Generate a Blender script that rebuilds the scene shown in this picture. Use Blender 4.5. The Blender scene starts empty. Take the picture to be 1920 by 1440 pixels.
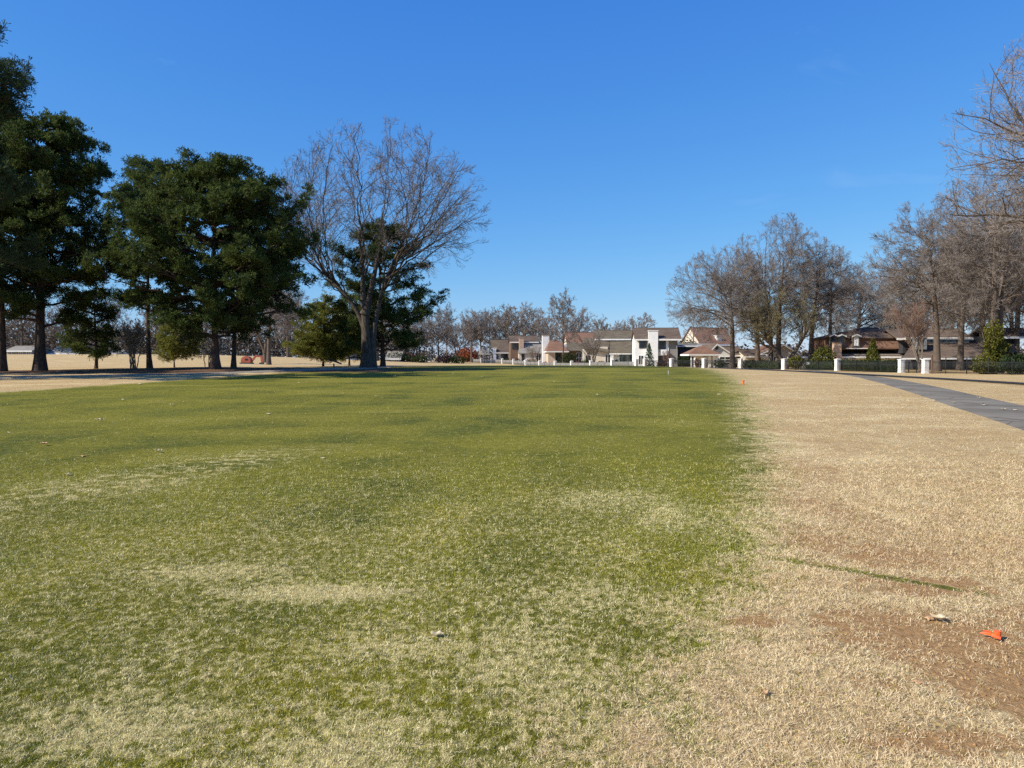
import bpy, math, random
import numpy as np
from mathutils import Vector

R = math.radians
sc = bpy.context.scene
COL = sc.collection
rng = np.random.default_rng(7)
random.seed(7)

# ------------------------------------------------------------------ camera
EYE = 1.6           # eye height above the ground at the origin
FPX = 1442.0        # focal length in pixels of the 1920 px wide photograph
HOR = 672.0         # image row of the eye-level horizon
cam_d = bpy.data.cameras.new('camera')
cam_d.sensor_width = 36.0
cam_d.lens = FPX / 1920.0 * 36.0
cam_d.clip_start = 0.1
cam_d.clip_end = 6000.0
cam = bpy.data.objects.new('camera', cam_d)
COL.objects.link(cam)
cam.location = (0, 0, EYE)
cam.rotation_euler = (R(90) - math.atan((720 - HOR) / FPX), 0, 0)
sc.camera = cam

# ------------------------------------------------------------------ sky, sun, exposure
SUN_DIR = Vector((-0.93, -0.36, 0.0)).normalized()     # horizontal direction towards the sun
SUN_EL = R(37)
EXPO = 0.45
SKY_S = 0.12
SKY_K = SKY_S * 2 ** EXPO
world = bpy.data.worlds.new('World')
sc.world = world
world.use_nodes = True
wn, wl = world.node_tree.nodes, world.node_tree.links
wn.clear()
w_out = wn.new('ShaderNodeOutputWorld')
w_bg = wn.new('ShaderNodeBackground')
w_sky = wn.new('ShaderNodeTexSky')
w_sky.sky_type = 'NISHITA'
w_sky.sun_disc = False
w_sky.sun_elevation = SUN_EL
w_sky.sun_rotation = math.atan2(SUN_DIR.x, SUN_DIR.y)
w_sky.altitude = 100
w_sky.air_density = 1.0
w_sky.dust_density = 0.15
w_sky.ozone_density = 3.0
w_sep = wn.new('ShaderNodeSeparateColor')       # tone response of the camera: deep saturated blue
w_com = wn.new('ShaderNodeCombineColor')
for ch, gain, gam in (('Red', 0.62, 1.20), ('Green', 0.75, 0.80), ('Blue', 0.98, 0.36)):
    m1 = wn.new('ShaderNodeMath'); m1.operation = 'MULTIPLY'; m1.inputs[1].default_value = 0.125
    m2 = wn.new('ShaderNodeMath'); m2.operation = 'POWER'; m2.inputs[1].default_value = gam
    m3 = wn.new('ShaderNodeMath'); m3.operation = 'MULTIPLY'; m3.inputs[1].default_value = gain / SKY_K
    wl.new(w_sep.outputs[ch], m1.inputs[0]); wl.new(m1.outputs[0], m2.inputs[0]); wl.new(m2.outputs[0], m3.inputs[0]); wl.new(m3.outputs[0], w_com.inputs[ch])
w_tc = wn.new('ShaderNodeTexCoord')
w_map = wn.new('ShaderNodeMapping')
w_map.inputs['Scale'].default_value = (2.2, 2.2, 7.5)
w_map.inputs['Rotation'].default_value = (0, R(-16), 0)
w_map.inputs['Location'].default_value = (4.3, 2.1, 1.2)
w_no = wn.new('ShaderNodeTexNoise')
w_no.inputs['Scale'].default_value = 2.1
w_no.inputs['Detail'].default_value = 5
w_no.inputs['Distortion'].default_value = 0.6
w_mr = wn.new('ShaderNodeMapRange')
w_mr.inputs['From Min'].default_value = 0.66
w_mr.inputs['From Max'].default_value = 0.9
w_mr.inputs['To Max'].default_value = 0.26
w_mix = wn.new('ShaderNodeMixRGB')
w_mix.inputs['Color2'].default_value = (3.2, 4.4, 6.2, 1)
wl.new(w_tc.outputs['Generated'], w_map.inputs['Vector'])
wl.new(w_map.outputs['Vector'], w_no.inputs['Vector'])
wl.new(w_no.outputs['Fac'], w_mr.inputs['Value'])
wl.new(w_sky.outputs['Color'], w_sep.inputs['Color'])
wl.new(w_com.outputs['Color'], w_mix.inputs['Color1'])
wl.new(w_mr.outputs['Result'], w_mix.inputs['Fac'])
wl.new(w_mix.outputs['Color'], w_bg.inputs['Color'])
w_bg.inputs['Strength'].default_value = SKY_S
wl.new(w_bg.outputs['Background'], w_out.inputs['Surface'])

sun_d = bpy.data.lights.new('sun', 'SUN')
sun_d.energy = 4.9
sun_d.angle = R(0.5)
sun_d.color = (1.0, 0.93, 0.80)
sun = bpy.data.objects.new('sun', sun_d)
COL.objects.link(sun)
sv = Vector((SUN_DIR.x * math.cos(SUN_EL), SUN_DIR.y * math.cos(SUN_EL), math.sin(SUN_EL)))
sun.rotation_euler = sv.to_track_quat('Z', 'Y').to_euler()
sun.location = (-60, -30, 60)

sc.view_settings.view_transform = 'Standard'
sc.view_settings.look = 'None'
sc.view_settings.gamma = 1.0
sc.view_settings.use_curve_mapping = False
sc.view_settings.exposure = EXPO
sc.cycles.max_bounces = 5
sc.cycles.diffuse_bounces = 3
sc.cycles.glossy_bounces = 2
sc.cycles.transmission_bounces = 3
sc.cycles.use_denoising = False


# ------------------------------------------------------------------ small node language
class S:
    """A socket (or number) inside a node tree, with arithmetic."""
    def __init__(s, tree, v): s.t, s.v = tree, v
    def m(s, op, *o, clamp=False):
        n = s.t.nodes.new('ShaderNodeMath'); n.operation = op; n.use_clamp = clamp
        for i, x in enumerate((s,) + o):
            x = x.v if isinstance(x, S) else x
            if isinstance(x, (int, float)): n.inputs[i].default_value = x
            else: s.t.links.new(x, n.inputs[i])
        return S(s.t, n.outputs[0])
    def __add__(s, o): return s.m('ADD', o)
    __radd__ = __add__
    def __sub__(s, o): return s.m('SUBTRACT', o)
    def __rsub__(s, o): return S(s.t, o).m('SUBTRACT', s)
    def __mul__(s, o): return s.m('MULTIPLY', o)
    __rmul__ = __mul__
    def __truediv__(s, o): return s.m('DIVIDE', o)
    def max(s, o): return s.m('MAXIMUM', o)
    def min(s, o): return s.m('MINIMUM', o)
    def step(s, a, b):
        n = s.t.nodes.new('ShaderNodeMapRange'); n.interpolation_type = 'SMOOTHSTEP'
        s.t.links.new(s.v, n.inputs['Value'])
        for k, x in (('From Min', a), ('From Max', b)):
            if isinstance(x, S): s.t.links.new(x.v, n.inputs[k])
            else: n.inputs[k].default_value = x
        return S(s.t, n.outputs['Result'])


def noise(t, vec, scale, detail=3, rough=0.5, dist=0.0, stretch=None):
    if stretch:
        mp = t.nodes.new('ShaderNodeMapping'); mp.inputs['Scale'].default_value = stretch
        t.links.new(vec, mp.inputs['Vector']); vec = mp.outputs['Vector']
    n = t.nodes.new('ShaderNodeTexNoise')
    n.inputs['Scale'].default_value = scale; n.inputs['Detail'].default_value = detail
    n.inputs['Roughness'].default_value = rough; n.inputs['Distortion'].default_value = dist
    t.links.new(vec, n.inputs['Vector'])
    return S(t, n.outputs['Fac'])


def mixc(t, f, a, b):
    n = t.nodes.new('ShaderNodeMixRGB')
    for k, x in (('Fac', f), ('Color1', a), ('Color2', b)):
        x = x.v if isinstance(x, S) else x
        if isinstance(x, (int, float)): n.inputs[k].default_value = x
        elif isinstance(x, tuple): n.inputs[k].default_value = x + (1,)
        else: t.links.new(x, n.inputs[k])
    return n.outputs['Color']


def newmat(name, rough=0.9, spec=0.2):
    m = bpy.data.materials.new(name); m.use_nodes = True
    t = m.node_tree
    b = t.nodes['Principled BSDF']
    b.inputs['Roughness'].default_value = rough
    b.inputs['Specular IOR Level'].default_value = spec
    return m, t, b


def bump(t, b, h, strength, dist):
    n = t.nodes.new('ShaderNodeBump')
    n.inputs['Strength'].default_value = strength; n.inputs['Distance'].default_value = dist
    t.links.new(h.v, n.inputs['Height']); t.links.new(n.outputs['Normal'], b.inputs['Normal'])


def mottled(name, c1, c2, scale=3.0, rough=0.9, spec=0.2, bmp=0.3, stretch=None, detail=5, c3=None, s3=0.4):
    m, t, b = newmat(name, rough, spec)
    tc = t.nodes.new('ShaderNodeTexCoord').outputs['Object']
    n = noise(t, tc, scale, detail, 0.6, 0, stretch)
    c = mixc(t, n.step(0.3, 0.7), c1, c2)
    if c3: c = mixc(t, noise(t, tc, s3, 4, 0.6).step(0.5, 0.72), c, c3)
    t.links.new(c, b.inputs['Base Color'])
    if bmp: bump(t, b, n, bmp, 0.02)
    return m


def leafmat(name, c1, c2, c3=None, transl=0.25):
    m, t, b = newmat(name, 0.75, 0.15)
    g = t.nodes.new('ShaderNodeNewGeometry')
    r = S(t, g.outputs['Random Per Island'])
    n = noise(t, g.outputs['Position'], 0.55, 3)
    c = mixc(t, r, c1, c2)
    if c3: c = mixc(t, n.step(0.5, 0.7) * 0.8, c, c3)
    t.links.new(c, b.inputs['Base Color'])
    tr = t.nodes.new('ShaderNodeBsdfTranslucent'); t.links.new(c, tr.inputs['Color'])
    mx = t.nodes.new('ShaderNodeMixShader'); mx.inputs[0].default_value = transl
    t.links.new(b.outputs[0], mx.inputs[1]); t.links.new(tr.outputs[0], mx.inputs[2])
    t.links.new(mx.outputs[0], t.nodes['Material Output'].inputs['Surface'])
    return m


# ------------------------------------------------------------------ terrain
def sst(a, b, x):
    t = np.clip((np.asarray(x, float) - a) / (b - a), 0, 1)
    return t * t * (3 - 2 * t)


def hgt(x, y):
    x = np.asarray(x, float); y = np.asarray(y, float)
    rise = 0.84 * sst(4, 74, y) * (1 - sst(6, 36, x - 0.04 * y))
    back = 1 - sst(80, 150, y) * sst(-60, -5, x)
    left = 1.75 * sst(70, 190, y) * (1 - sst(-90, -18, x)) * (1 - 0.75 * sst(200, 275, y))
    dip = -0.8 * np.exp(-((x - 8) / 24) ** 2 - ((y - 190) / 46) ** 2)
    right = -0.22 * sst(24, 50, x) * sst(40, 80, y)
    mound = 0.22 * np.exp(-((x + 22) / 9) ** 2 - ((y - 57) / 4.5) ** 2)
    return rise * back + left + dip + right + mound


def H(x, y): return float(hgt(x, y))
def WX(px, d): return (px - 960.0) / FPX * d
def ZY(y, d): return EYE + (HOR - y) / FPX * d


def mesh(name, v, f, mats, smooth=False, midx=None):
    me = bpy.data.meshes.new(name)
    v = np.asarray(v, np.float32)
    if isinstance(f, np.ndarray):
        nf, k = f.shape
        me.vertices.add(len(v)); me.vertices.foreach_set('co', v.ravel())
        me.loops.add(nf * k); me.loops.foreach_set('vertex_index', f.astype(np.int32).ravel())
        me.polygons.add(nf)
        me.polygons.foreach_set('loop_start', np.arange(0, nf * k, k, dtype=np.int32))
        me.update(calc_edges=True)
    else:
        me.from_pydata([tuple(map(float, p)) for p in v], [], f); me.update()
    for m in (mats if isinstance(mats, (list, tuple)) else [mats]): me.materials.append(m)
    if smooth: me.polygons.foreach_set('use_smooth', np.ones(len(me.polygons), bool))
    if midx is not None: me.polygons.foreach_set('material_index', np.asarray(midx, np.int32))
    me.validate(verbose=False)
    return me


def obj(name, me, parent=None, label=None, cat=None, group=None, kind=None, loc=None, rz=0.0):
    o = bpy.data.objects.new(name, me); COL.objects.link(o)
    if parent: o.parent = parent
    if loc is not None: o.location = loc
    if rz: o.rotation_euler = (0, 0, rz)
    for k, x in (('label', label), ('category', cat), ('group', group), ('kind', kind)):
        if x: o[k] = x
    return o


# shared turf logic: share of dry straw blades, bare earth, tone
DIRT = [(1.51, 4.63, .24, .14, 1.), (2.35, 4.45, .75, .50, .95), (2.45, 3.65, .50, .60, 1.), (1.85, 3.15, .50, .18, .9),
        (3.3, 8.0, .40, 1.5, .6), (2.95, 6.2, .6, .6, .7), (2.9, 5.35, .7, .3, .9), (4.25, 10.8, .5, 2.2, .45), (3.1, 3.5, .7, .6, 1.),
        (3.6, 4.8, .7, .4, .8), (2.2, 2.6, .7, .25, .85), (5.7, 14.8, .6, 2.8, .35), (2.75, 6.6, .4, .8, .7), (1.75, 3.75, .22, .16, .6)]
PALE = [(-1.35, 5.2, .75, .24, .7), (.22, 3.7, .42, .95, .95), (-.45, 3.0, .7, .45, .6), (-2.2, 5.7, .8, .3, .4), (.75, 5.0, .55, .5, .6), (-.6, 4.2, .5, .22, .4),
        (1.9, 7.6, .7, .9, .55), (-1.7, 3.3, .6, .3, .45), (1.1, 8.6, .9, .8, .3)]
LINE = ((2.07, 6.12), (3.25, 5.12))          # green seam in the dry grass


def edge_f(y): return 0.36 * y - 0.50 - 0.00145 * y * y + 0.25 * sst(3.5, 6.5, y) - 0.25 * sst(12, 25, y) - 0.24 * (1 - sst(3.0, 6.0, y))


def turf_nodes(t, pos):
    sx = t.nodes.new('ShaderNodeSeparateXYZ'); t.links.new(pos, sx.inputs[0])
    X, Y = S(t, sx.outputs['X']), S(t, sx.outputs['Y'])
    nL = noise(t, pos, 0.12, 3, 0.55)                     # tens of metres
    nM = noise(t, pos, 0.9, 4, 0.6, 0.4)                  # a metre
    nS = noise(t, pos, 4.5, 4, 0.65)                      # hand-sized clumps
    Yc = Y.max(0.0)
    f = Yc * 0.36 - 0.50 - Yc * Yc * 0.00145 + Yc.step(3.5, 6.5) * 0.25 - Yc.step(12.0, 25.0) * 0.25 - (1 - Yc.step(3.0, 6.0)) * 0.24
    w = 0.50 + Yc * 0.024
    e = X - f + (nM - 0.5) * (0.9 + Yc * 0.045) + (nS - 0.5) * (1.5 + Yc * 0.03)
    dry = e.step(-1.0 * w, w)
    far = (Y + (nL - 0.5) * 6).step(86, 92) * (1 - (X - 8).step(-14, 2)) + (Y - 150).step(0, 12)
    lft = ((X + 27.5) - Y * 0.245 + (nM - 0.5) * 2.0)
    dryl = 1 - lft.step(-0.7, 0.7)
    dry_all = dry.max(dryl).max(far).min(1.0)
    near = 1 - Yc.step(3.0, 13.0)
    ang = X - Y * 0.32
    streak = noise(t, pos, 1.0, 4, 0.6, 0.8, (0.16, 0.32, 1))
    swath = ((X + 5.2) + (Y - 9.5) * (-0.42))
    sw = (1 - swath.m('ABSOLUTE').step(0.2, 1.3)) * (1 - (Y - 9.6).m('ABSOLUTE').step(2.0, 5.0))
    cl = (nS * 0.55 + nM * 0.45)
    pale = None
    for (cx, cy, rx, ry, st) in PALE:
        dx, dy = (X - cx) / rx, (Y - cy) / ry
        q = (1 - ((dx * dx + dy * dy).m('SQRT') + (nM - 0.5) * 1.2 + (nS - 0.5) * 1.8).step(0.2, 1.3)) * st
        pale = q if pale is None else pale.max(q)
    mow = ((X * 0.98 - Y * 0.16 + (nL - 0.5) * 7.0) * 2.3).m('SINE').step(-0.55, 0.55)
    rim = (X - f).step(-1.1 - 0.02 * 1, -0.5) * (1 - (X - f).step(-0.15, 0.35))
    straw = 0.19 - Yc.step(5.0, 11.0) * 0.04 + near * (cl.step(0.42, 0.66) * 0.30 + 0.03) * (0.75 + (X + 1.2).step(-2.0, 1.0) * 0.45) + sw * nS.step(0.44, 0.64) * 0.62 + streak.step(0.52, 0.72) * 0.14 + pale * 1.0
    straw = straw * (1 - rim * 0.55 * (1 - Yc.step(9, 16)))
    frac = straw.max(0.0) * (1 - dry_all) + dry_all * (0.93 + (nS - 0.5) * 0.3)
    nC = noise(t, pos, 17, 3, 0.6, 0.0, (1.0, 0.8, 1))
    mixz = (frac * (1 - frac)) * 4.0
    frac = (frac + (nC - 0.5) * (mixz * 2.6 + 0.3) * (1 - Yc.step(5.5, 12) * 0.75)).max(0.0).min(1.0)
    # green seam
    (x0, y0), (x1, y1) = LINE
    L = math.hypot(x1 - x0, y1 - y0); ux, uy = (x1 - x0) / L, (y1 - y0) / L
    al = (X - x0) * ux + (Y - y0) * uy
    ac = ((X - x0) * uy - (Y - y0) * ux + (nM - 0.5) * 0.12).m('ABSOLUTE')
    seam = (1 - ac.step(0.02, 0.085)) * al.step(-0.1, 0.2) * (1 - al.step(L - 0.1, L + 0.05)) * nS.step(0.32, 0.5) * 0.8
    frac = (frac - seam).max(0.0).min(1.0)
    dirt = None
    for (cx, cy, rx, ry, st) in DIRT:
        dx, dy = (X - cx) / rx, (Y - cy) / ry
        q = (dx * dx + dy * dy).m('SQRT') + (nM - 0.5) * 2.0 + (nS - 0.5) * 3.0
        d = (1 - q.step(0.35, 1.45)) * st
        dirt = d if dirt is None else dirt.max(d)
    nV = noise(t, pos, 0.42, 4, 0.62, 0.6, (0.8, 1.2, 1))
    nW = noise(t, pos, 2.2, 4, 0.65, 0.3)
    tone = ((nV * 0.65 + nW * 0.35).step(0.42, 0.66) * 0.5)
    # thin, worn turf beside the cart path
    wear = noise(t, pos, 0.35, 4, 0.6, 0.5).step(0.56, 0.72) * dry_all * 0.45 * (1 - Yc.step(45, 70))
    dirt = (dirt * (1 - seam)).max(wear).min(1.0)
    # pine straw and leaf mould under the trees
    bx, by = (X + 22) / 20.0, (Y - 55.5 - (X + 22) * 0.12) / 6.2
    bed = 1 - ((bx * bx + by * by).m('SQRT') + (nM - 0.5) * 0.7).step(0.75, 1.05)
    bx, by = (X - 50) / 22.0, (Y - 101 + (X - 50) * 1.0) / 4.5
    bed2 = 1 - ((bx * bx + by * by).m('SQRT') + (nM - 0.5) * 0.8).step(0.7, 1.05)
    return dict(X=X, Y=Y, nL=nL, nM=nM, nS=nS, frac=frac, dirt=dirt, streak=streak, bed=bed.max(bed2 * 0.8), dry=dry_all, near=near, tone=tone, nV=nV, mow=mow)


G_DARK, G_MID, G_YEL = (0.060, 0.078, 0.007), (0.130, 0.134, 0.012), (0.208, 0.184, 0.015)
STRAW1, STRAW2 = (0.66, 0.490, 0.245), (0.44, 0.295, 0.135)
EARTH1, EARTH2 = (0.47, 0.275, 0.118), (0.27, 0.150, 0.060)

m_ground, t, b = newmat('turf', 0.95, 0.1)
pos = t.nodes.new('ShaderNodeNewGeometry').outputs['Position']
T = turf_nodes(t, pos)
nF = noise(t, pos, 26, 4, 0.7, 0.0, (1.0, 0.75, 1))
nX = noise(t, pos, 110, 3, 0.7)
fine = nF * 0.6 + nX * 0.4
nQ = noise(t, pos, 9, 4, 0.7, 0.3, (1.0, 0.6, 1))
strawness = (T['frac'] + (fine - 0.5) * 2.0 + (nQ - 0.5) * 1.0).step(0.22, 0.78)
strawness = strawness * 0.7 + T['frac'] * 0.3
grn = mixc(t, (T['nM'] * 0.45 + T['nL'] * 0.55).step(0.38, 0.60), G_DARK, G_MID)
grn = mixc(t, T['streak'].step(0.40, 0.62) * 0.85, grn, G_YEL)
# mower passes: shallow arcs of leaning grass
grn = mixc(t, T['mow'] * 0.42, grn, (0.215, 0.195, 0.014))
grn = mixc(t, nQ.step(0.45, 0.7) * 0.35, grn, (0.235, 0.205, 0.020))
thatch_shade = (1 - (fine * 0.75 + nQ * 0.25).step(0.36, 0.58)) * (0.5 + T['near'] * 0.4)  # dark thatch plus painted shade of the gaps between blades, stronger nearby
grn = mixc(t, thatch_shade, grn, (0.034, 0.042, 0.009))
stw = mixc(t, (fine * 0.6 + T['nS'] * 0.4).step(0.34, 0.62), STRAW2, STRAW1)
stw = mixc(t, T['tone'], stw, (0.46, 0.285, 0.12))
stw = mixc(t, (1 - T['nV'].step(0.3, 0.5)) * 0.5, stw, (0.82, 0.64, 0.34))
stw = mixc(t, 1 - T['dry'], stw, mixc(t, fine.step(0.35, 0.6), (0.35, 0.29, 0.10), (0.62, 0.53, 0.22)))
stw = mixc(t, thatch_shade, stw, (0.15, 0.10, 0.045))
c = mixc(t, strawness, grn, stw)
ear = mixc(t, fine.step(0.35, 0.65), EARTH2, EARTH1)
c = mixc(t, (T['dirt'] + (fine - 0.5) * 0.8 + (nQ - 0.5) * 0.9).step(0.2, 0.8) * 0.92, c, ear)
litter = mixc(t, fine.step(0.4, 0.6), (0.07, 0.042, 0.028), (0.23, 0.13, 0.07))
c = mixc(t, T['bed'], c, litter)
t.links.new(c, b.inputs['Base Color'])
bump(t, b, fine + T['nS'] * 0.6, 0.9, 0.035)

rad = np.concatenate([[0.0], np.geomspace(0.5, 2500, 140)])
NA = 260
th = np.linspace(0, 2 * math.pi, NA, endpoint=False)
gx = (rad[:, None] * np.cos(th)); gy = (rad[:, None] * np.sin(th))
gz = hgt(gx, gy)
gv = np.stack([gx, gy, gz], -1).reshape(-1, 3)
i, j = np.meshgrid(np.arange(1, len(rad) - 1), np.arange(NA), indexing='ij')
j2 = (j + 1) % NA
gf = np.stack([i * NA + j, (i + 1) * NA + j, (i + 1) * NA + j2, i * NA + j2], -1).reshape(-1, 4)
jj = np.arange(NA)
fan = np.stack([np.zeros(NA, int), NA + jj, NA + (jj + 1) % NA, NA + (jj + 1) % NA], -1)
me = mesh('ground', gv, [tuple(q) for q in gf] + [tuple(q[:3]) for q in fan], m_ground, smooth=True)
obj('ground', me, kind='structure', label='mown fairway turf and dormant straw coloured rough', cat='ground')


# ------------------------------------------------------------------ cart paths
def ribbon(name, pts, width, mat, lift=0.03, kerb=0.05, n=160, wob=0.06):
    pts = np.array(pts, float)
    s = np.concatenate([[0], np.cumsum(np.hypot(*np.diff(pts, axis=0).T))])
    # smooth catmull-like resample
    u = np.linspace(0, s[-1], n)
    xs, ys = np.interp(u, s, pts[:, 0]), np.interp(u, s, pts[:, 1])
    k = np.ones(17) / 17
    for _ in range(2):
        xs = np.convolve(np.pad(xs, 8, 'reflect', reflect_type='odd'), k, 'valid'); ys = np.convolve(np.pad(ys, 8, 'reflect', reflect_type='odd'), k, 'valid')
    tx, ty = np.gradient(xs), np.gradient(ys); l = np.hypot(tx, ty); nx, ny = -ty / l, tx / l
    r = np.random.default_rng(len(name))
    cols = 7
    V = []
    for c_ in range(cols):
        o = (c_ / (cols - 1) - 0.5) * width
        if c_ in (0, cols - 1): o = o + np.convolve(r.normal(0, wob * 2, n + 4), np.ones(5) / 5, 'valid')
        X, Y = xs + nx * o, ys + ny * o
        V.append(np.stack([X, Y, hgt(X, Y) + lift + (0 if c_ not in (0, cols - 1) else -lift - 0.03)], -1))
    V = np.stack(V, 1).reshape(-1, 3)
    i, j = np.meshgrid(np.arange(n - 1), np.arange(cols - 1), indexing='ij')
    F = np.stack([i * cols + j, i * cols + j + 1, (i + 1) * cols + j + 1, (i + 1) * cols + j], -1).reshape(-1, 4)
    return mesh(name, V, F, mat)


def asphalt(name, c1, c2):
    m, t, b = newmat(name, 0.85, 0.25)
    p = t.nodes.new('ShaderNodeNewGeometry').outputs['Position']
    n1, n2 = noise(t, p, 40, 3, 0.7), noise(t, p, 0.5, 4, 0.6)
    c = mixc(t, n2.step(0.35, 0.65), c1, c2)
    vo = t.nodes.new('ShaderNodeTexVoronoi'); vo.feature = 'DISTANCE_TO_EDGE'; vo.inputs['Scale'].default_value = 0.55
    t.links.new(p, vo.inputs['Vector'])
    crack = 1 - (S(t, vo.outputs['Distance']) + (n1 - 0.5) * 0.03).step(0.004, 0.022)
    c = mixc(t, crack * 0.7, c, tuple(q * 0.45 for q in c1))
    c = mixc(t, noise(t, p, 2.0, 5, 0.7, 0.4).step(0.55, 0.75) * 0.5, c, tuple(q * 0.7 for q in c1))
    c = mixc(t, n1.step(0.62, 0.75) * 0.5, c, (0.30, 0.28, 0.25))
    t.links.new(c, b.inputs['Base Color']); bump(t, b, n1, 0.4, 0.01)
    return m


m_asph = asphalt('worn_asphalt', (0.150, 0.128, 0.092), (0.22, 0.192, 0.145))
m_asph2 = asphalt('pale_path', (0.22, 0.195, 0.155), (0.30, 0.265, 0.215))
path_pts = [(6.8, 0.0), (9.0, 8.0), (11.2, 14.0), (13.5, 20.4), (19.2, 36.5), (26.4, 57.5), (33, 76), (39.5, 95), (43.5, 108), (46, 119), (47, 130)]
obj('cart_path', ribbon('cart_path', path_pts, 2.55, m_asph), kind='structure', label='grey asphalt cart path curving away beside the rough', cat='path')
lp = [(-60, 30), (-34, 42), (-22, 47.5), (-15, 53), (-11, 62), (-12, 75), (-20, 92), (-38, 110)]
obj('cart_path', ribbon('cart_path_b', lp, 2.4, m_asph2), kind='structure', label='pale cart path in the shade of the pines', cat='path')


# ------------------------------------------------------------------ vector tree tools
def norm(v): return v / np.maximum(np.linalg.norm(v, axis=-1, keepdims=True), 1e-9)


def tubes(P, Rr, sides):
    """P [N,K,3], Rr [N,K] -> verts, quad faces"""
    N, K, _ = P.shape
    T = np.gradient(P, axis=1); T = norm(T)
    ref = np.where(np.abs(T[..., 2:3]) > 0.9, np.array([1., 0, 0]), np.array([0, 0, 1.]))
    A = norm(np.cross(T, ref)); B = np.cross(T, A)
    a = np.arange(sides) * 2 * math.pi / sides
    V = P[:, :, None] + Rr[:, :, None, None] * (A[:, :, None] * np.cos(a)[:, None] + B[:, :, None] * np.sin(a)[:, None])
    n, k, s = np.meshgrid(np.arange(N), np.arange(K - 1), np.arange(sides), indexing='ij')
    b0 = (n * K + k) * sides; s2 = (s + 1) % sides
    F = np.stack([b0 + s, b0 + s2, b0 + sides + s2, b0 + sides + s], -1).reshape(-1, 4)
    return V.reshape(-1, 3), F


def ribbons(P, Rr, g):
    N, K, _ = P.shape
    T = norm(np.gradient(P, axis=1))
    A = norm(np.cross(T, g.normal(0, 1, (N, 1, 3))))
    V = np.stack([P - A * Rr[..., None] * 1.25, P + A * Rr[..., None] * 1.25], 2)
    n, k = np.meshgrid(np.arange(N), np.arange(K - 1), indexing='ij')
    b0 = (n * K + k) * 2
    return V.reshape(-1, 3), np.stack([b0, b0 + 1, b0 + 3, b0 + 2], -1).reshape(-1, 4)


def joined(parts):
    V, F, o = [], [], 0
    for v, f in parts:
        V.append(v); F.append(f + o); o += len(v)
    return np.concatenate(V), np.concatenate(F)


def ell_exit(p, d, env):
    c, r = np.array(env[:3]), np.array(env[3:6])
    q, e = (p - c) / r, d / r
    A = (e * e).sum(-1); Bq = (q * e).sum(-1); C = (q * q).sum(-1) - 1
    disc = np.maximum(Bq * Bq - A * C, 0)
    return np.where(C > 0, 0.0, (-Bq + np.sqrt(disc)) / A)


def grow(start, d, length, K, r0, r1, g, up=0.0, wob=0.15, out=None):
    """random-walk polylines"""
    N = len(start)
    P = np.empty((N, K, 3)); P[:, 0] = start
    st = (length / (K - 1))[:, None]
    d = norm(d)
    for k in range(1, K):
        P[:, k] = P[:, k - 1] + d * st
        d = norm(d + g.normal(0, wob, (N, 3)) + np.array([0, 0, up]))
    tt = np.linspace(0, 1, K)
    Rr = r0[:, None] * (1 - tt) + r1[:, None] * tt
    return P, Rr


def spawn(P, Rr, n, t0, t1, ang, lenf, K, env, g, up, wob, rk=0.6, rtip=0.006, rmin=0.008, lmin=0.25, edge=(0.8, 1.06), flat=0.0):
    N, K0, _ = P.shape
    t = (np.arange(n) + g.uniform(0, 1, (N, n))) / n
    t = t0 + (t1 - t0) * t
    x = t * (K0 - 1); i = np.minimum(x.astype(int), K0 - 2); fr = (x - i)[..., None]
    ii = np.arange(N)[:, None]
    p = P[ii, i] * (1 - fr) + P[ii, i + 1] * fr
    tg = norm(P[ii, i + 1] - P[ii, i])
    r = Rr[ii, i] * (1 - fr[..., 0]) + Rr[ii, i + 1] * fr[..., 0]
    L = np.linalg.norm(np.diff(P, axis=1), axis=-1).sum(1)[:, None]
    pr = g.normal(0, 1, (N, n, 3))
    if flat: pr[..., 2] *= (1 - flat)
    pr = norm(pr - (pr * tg).sum(-1, keepdims=True) * tg)
    a = g.uniform(ang[0], ang[1], (N, n))[..., None]
    d = norm(np.cos(a) * tg + np.sin(a) * pr + np.array([0, 0, up]))
    ln = L * lenf * g.uniform(0.6, 1.25, (N, n)) * (1.15 - 0.6 * t)
    p, d, ln, r = p.reshape(-1, 3), d.reshape(-1, 3), ln.ravel(), r.ravel()
    if env is not None:
        ln = np.minimum(ln, ell_exit(p, d, env) * g.uniform(edge[0], edge[1], len(ln)))
    ok = ln > lmin
    p, d, ln, r = p[ok], d[ok], ln[ok], r[ok]
    r0 = np.maximum(r * rk, rmin)
    return grow(p, d, ln, K, r0, np.full(len(p), rtip), g, up * 0.35, wob)


def bezier(S0, C, E, K):
    t = np.linspace(0, 1, K)[None, :, None]
    return (1 - t) ** 2 * S0[:, None] + 2 * t * (1 - t) * C[:, None] + t * t * E[:, None]


def trunk_line(pts, rad_, K=14, g=None):
    pts = np.array(pts, float); s = np.linspace(0, 1, len(pts)); u = np.linspace(0, 1, K)
    P = np.stack([np.interp(u, s, pts[:, k]) for k in range(3)], -1)
    for _ in range(2): P[1:-1] = (P[:-2] + P[1:-1] * 2 + P[2:]) / 4
    r = np.interp(u, np.linspace(0, 1, len(rad_)), rad_)
    flare = 1 + 0.55 * np.exp(-np.linspace(0, 1, K) * 16)
    return P[None], (r * flare)[None]


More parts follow.
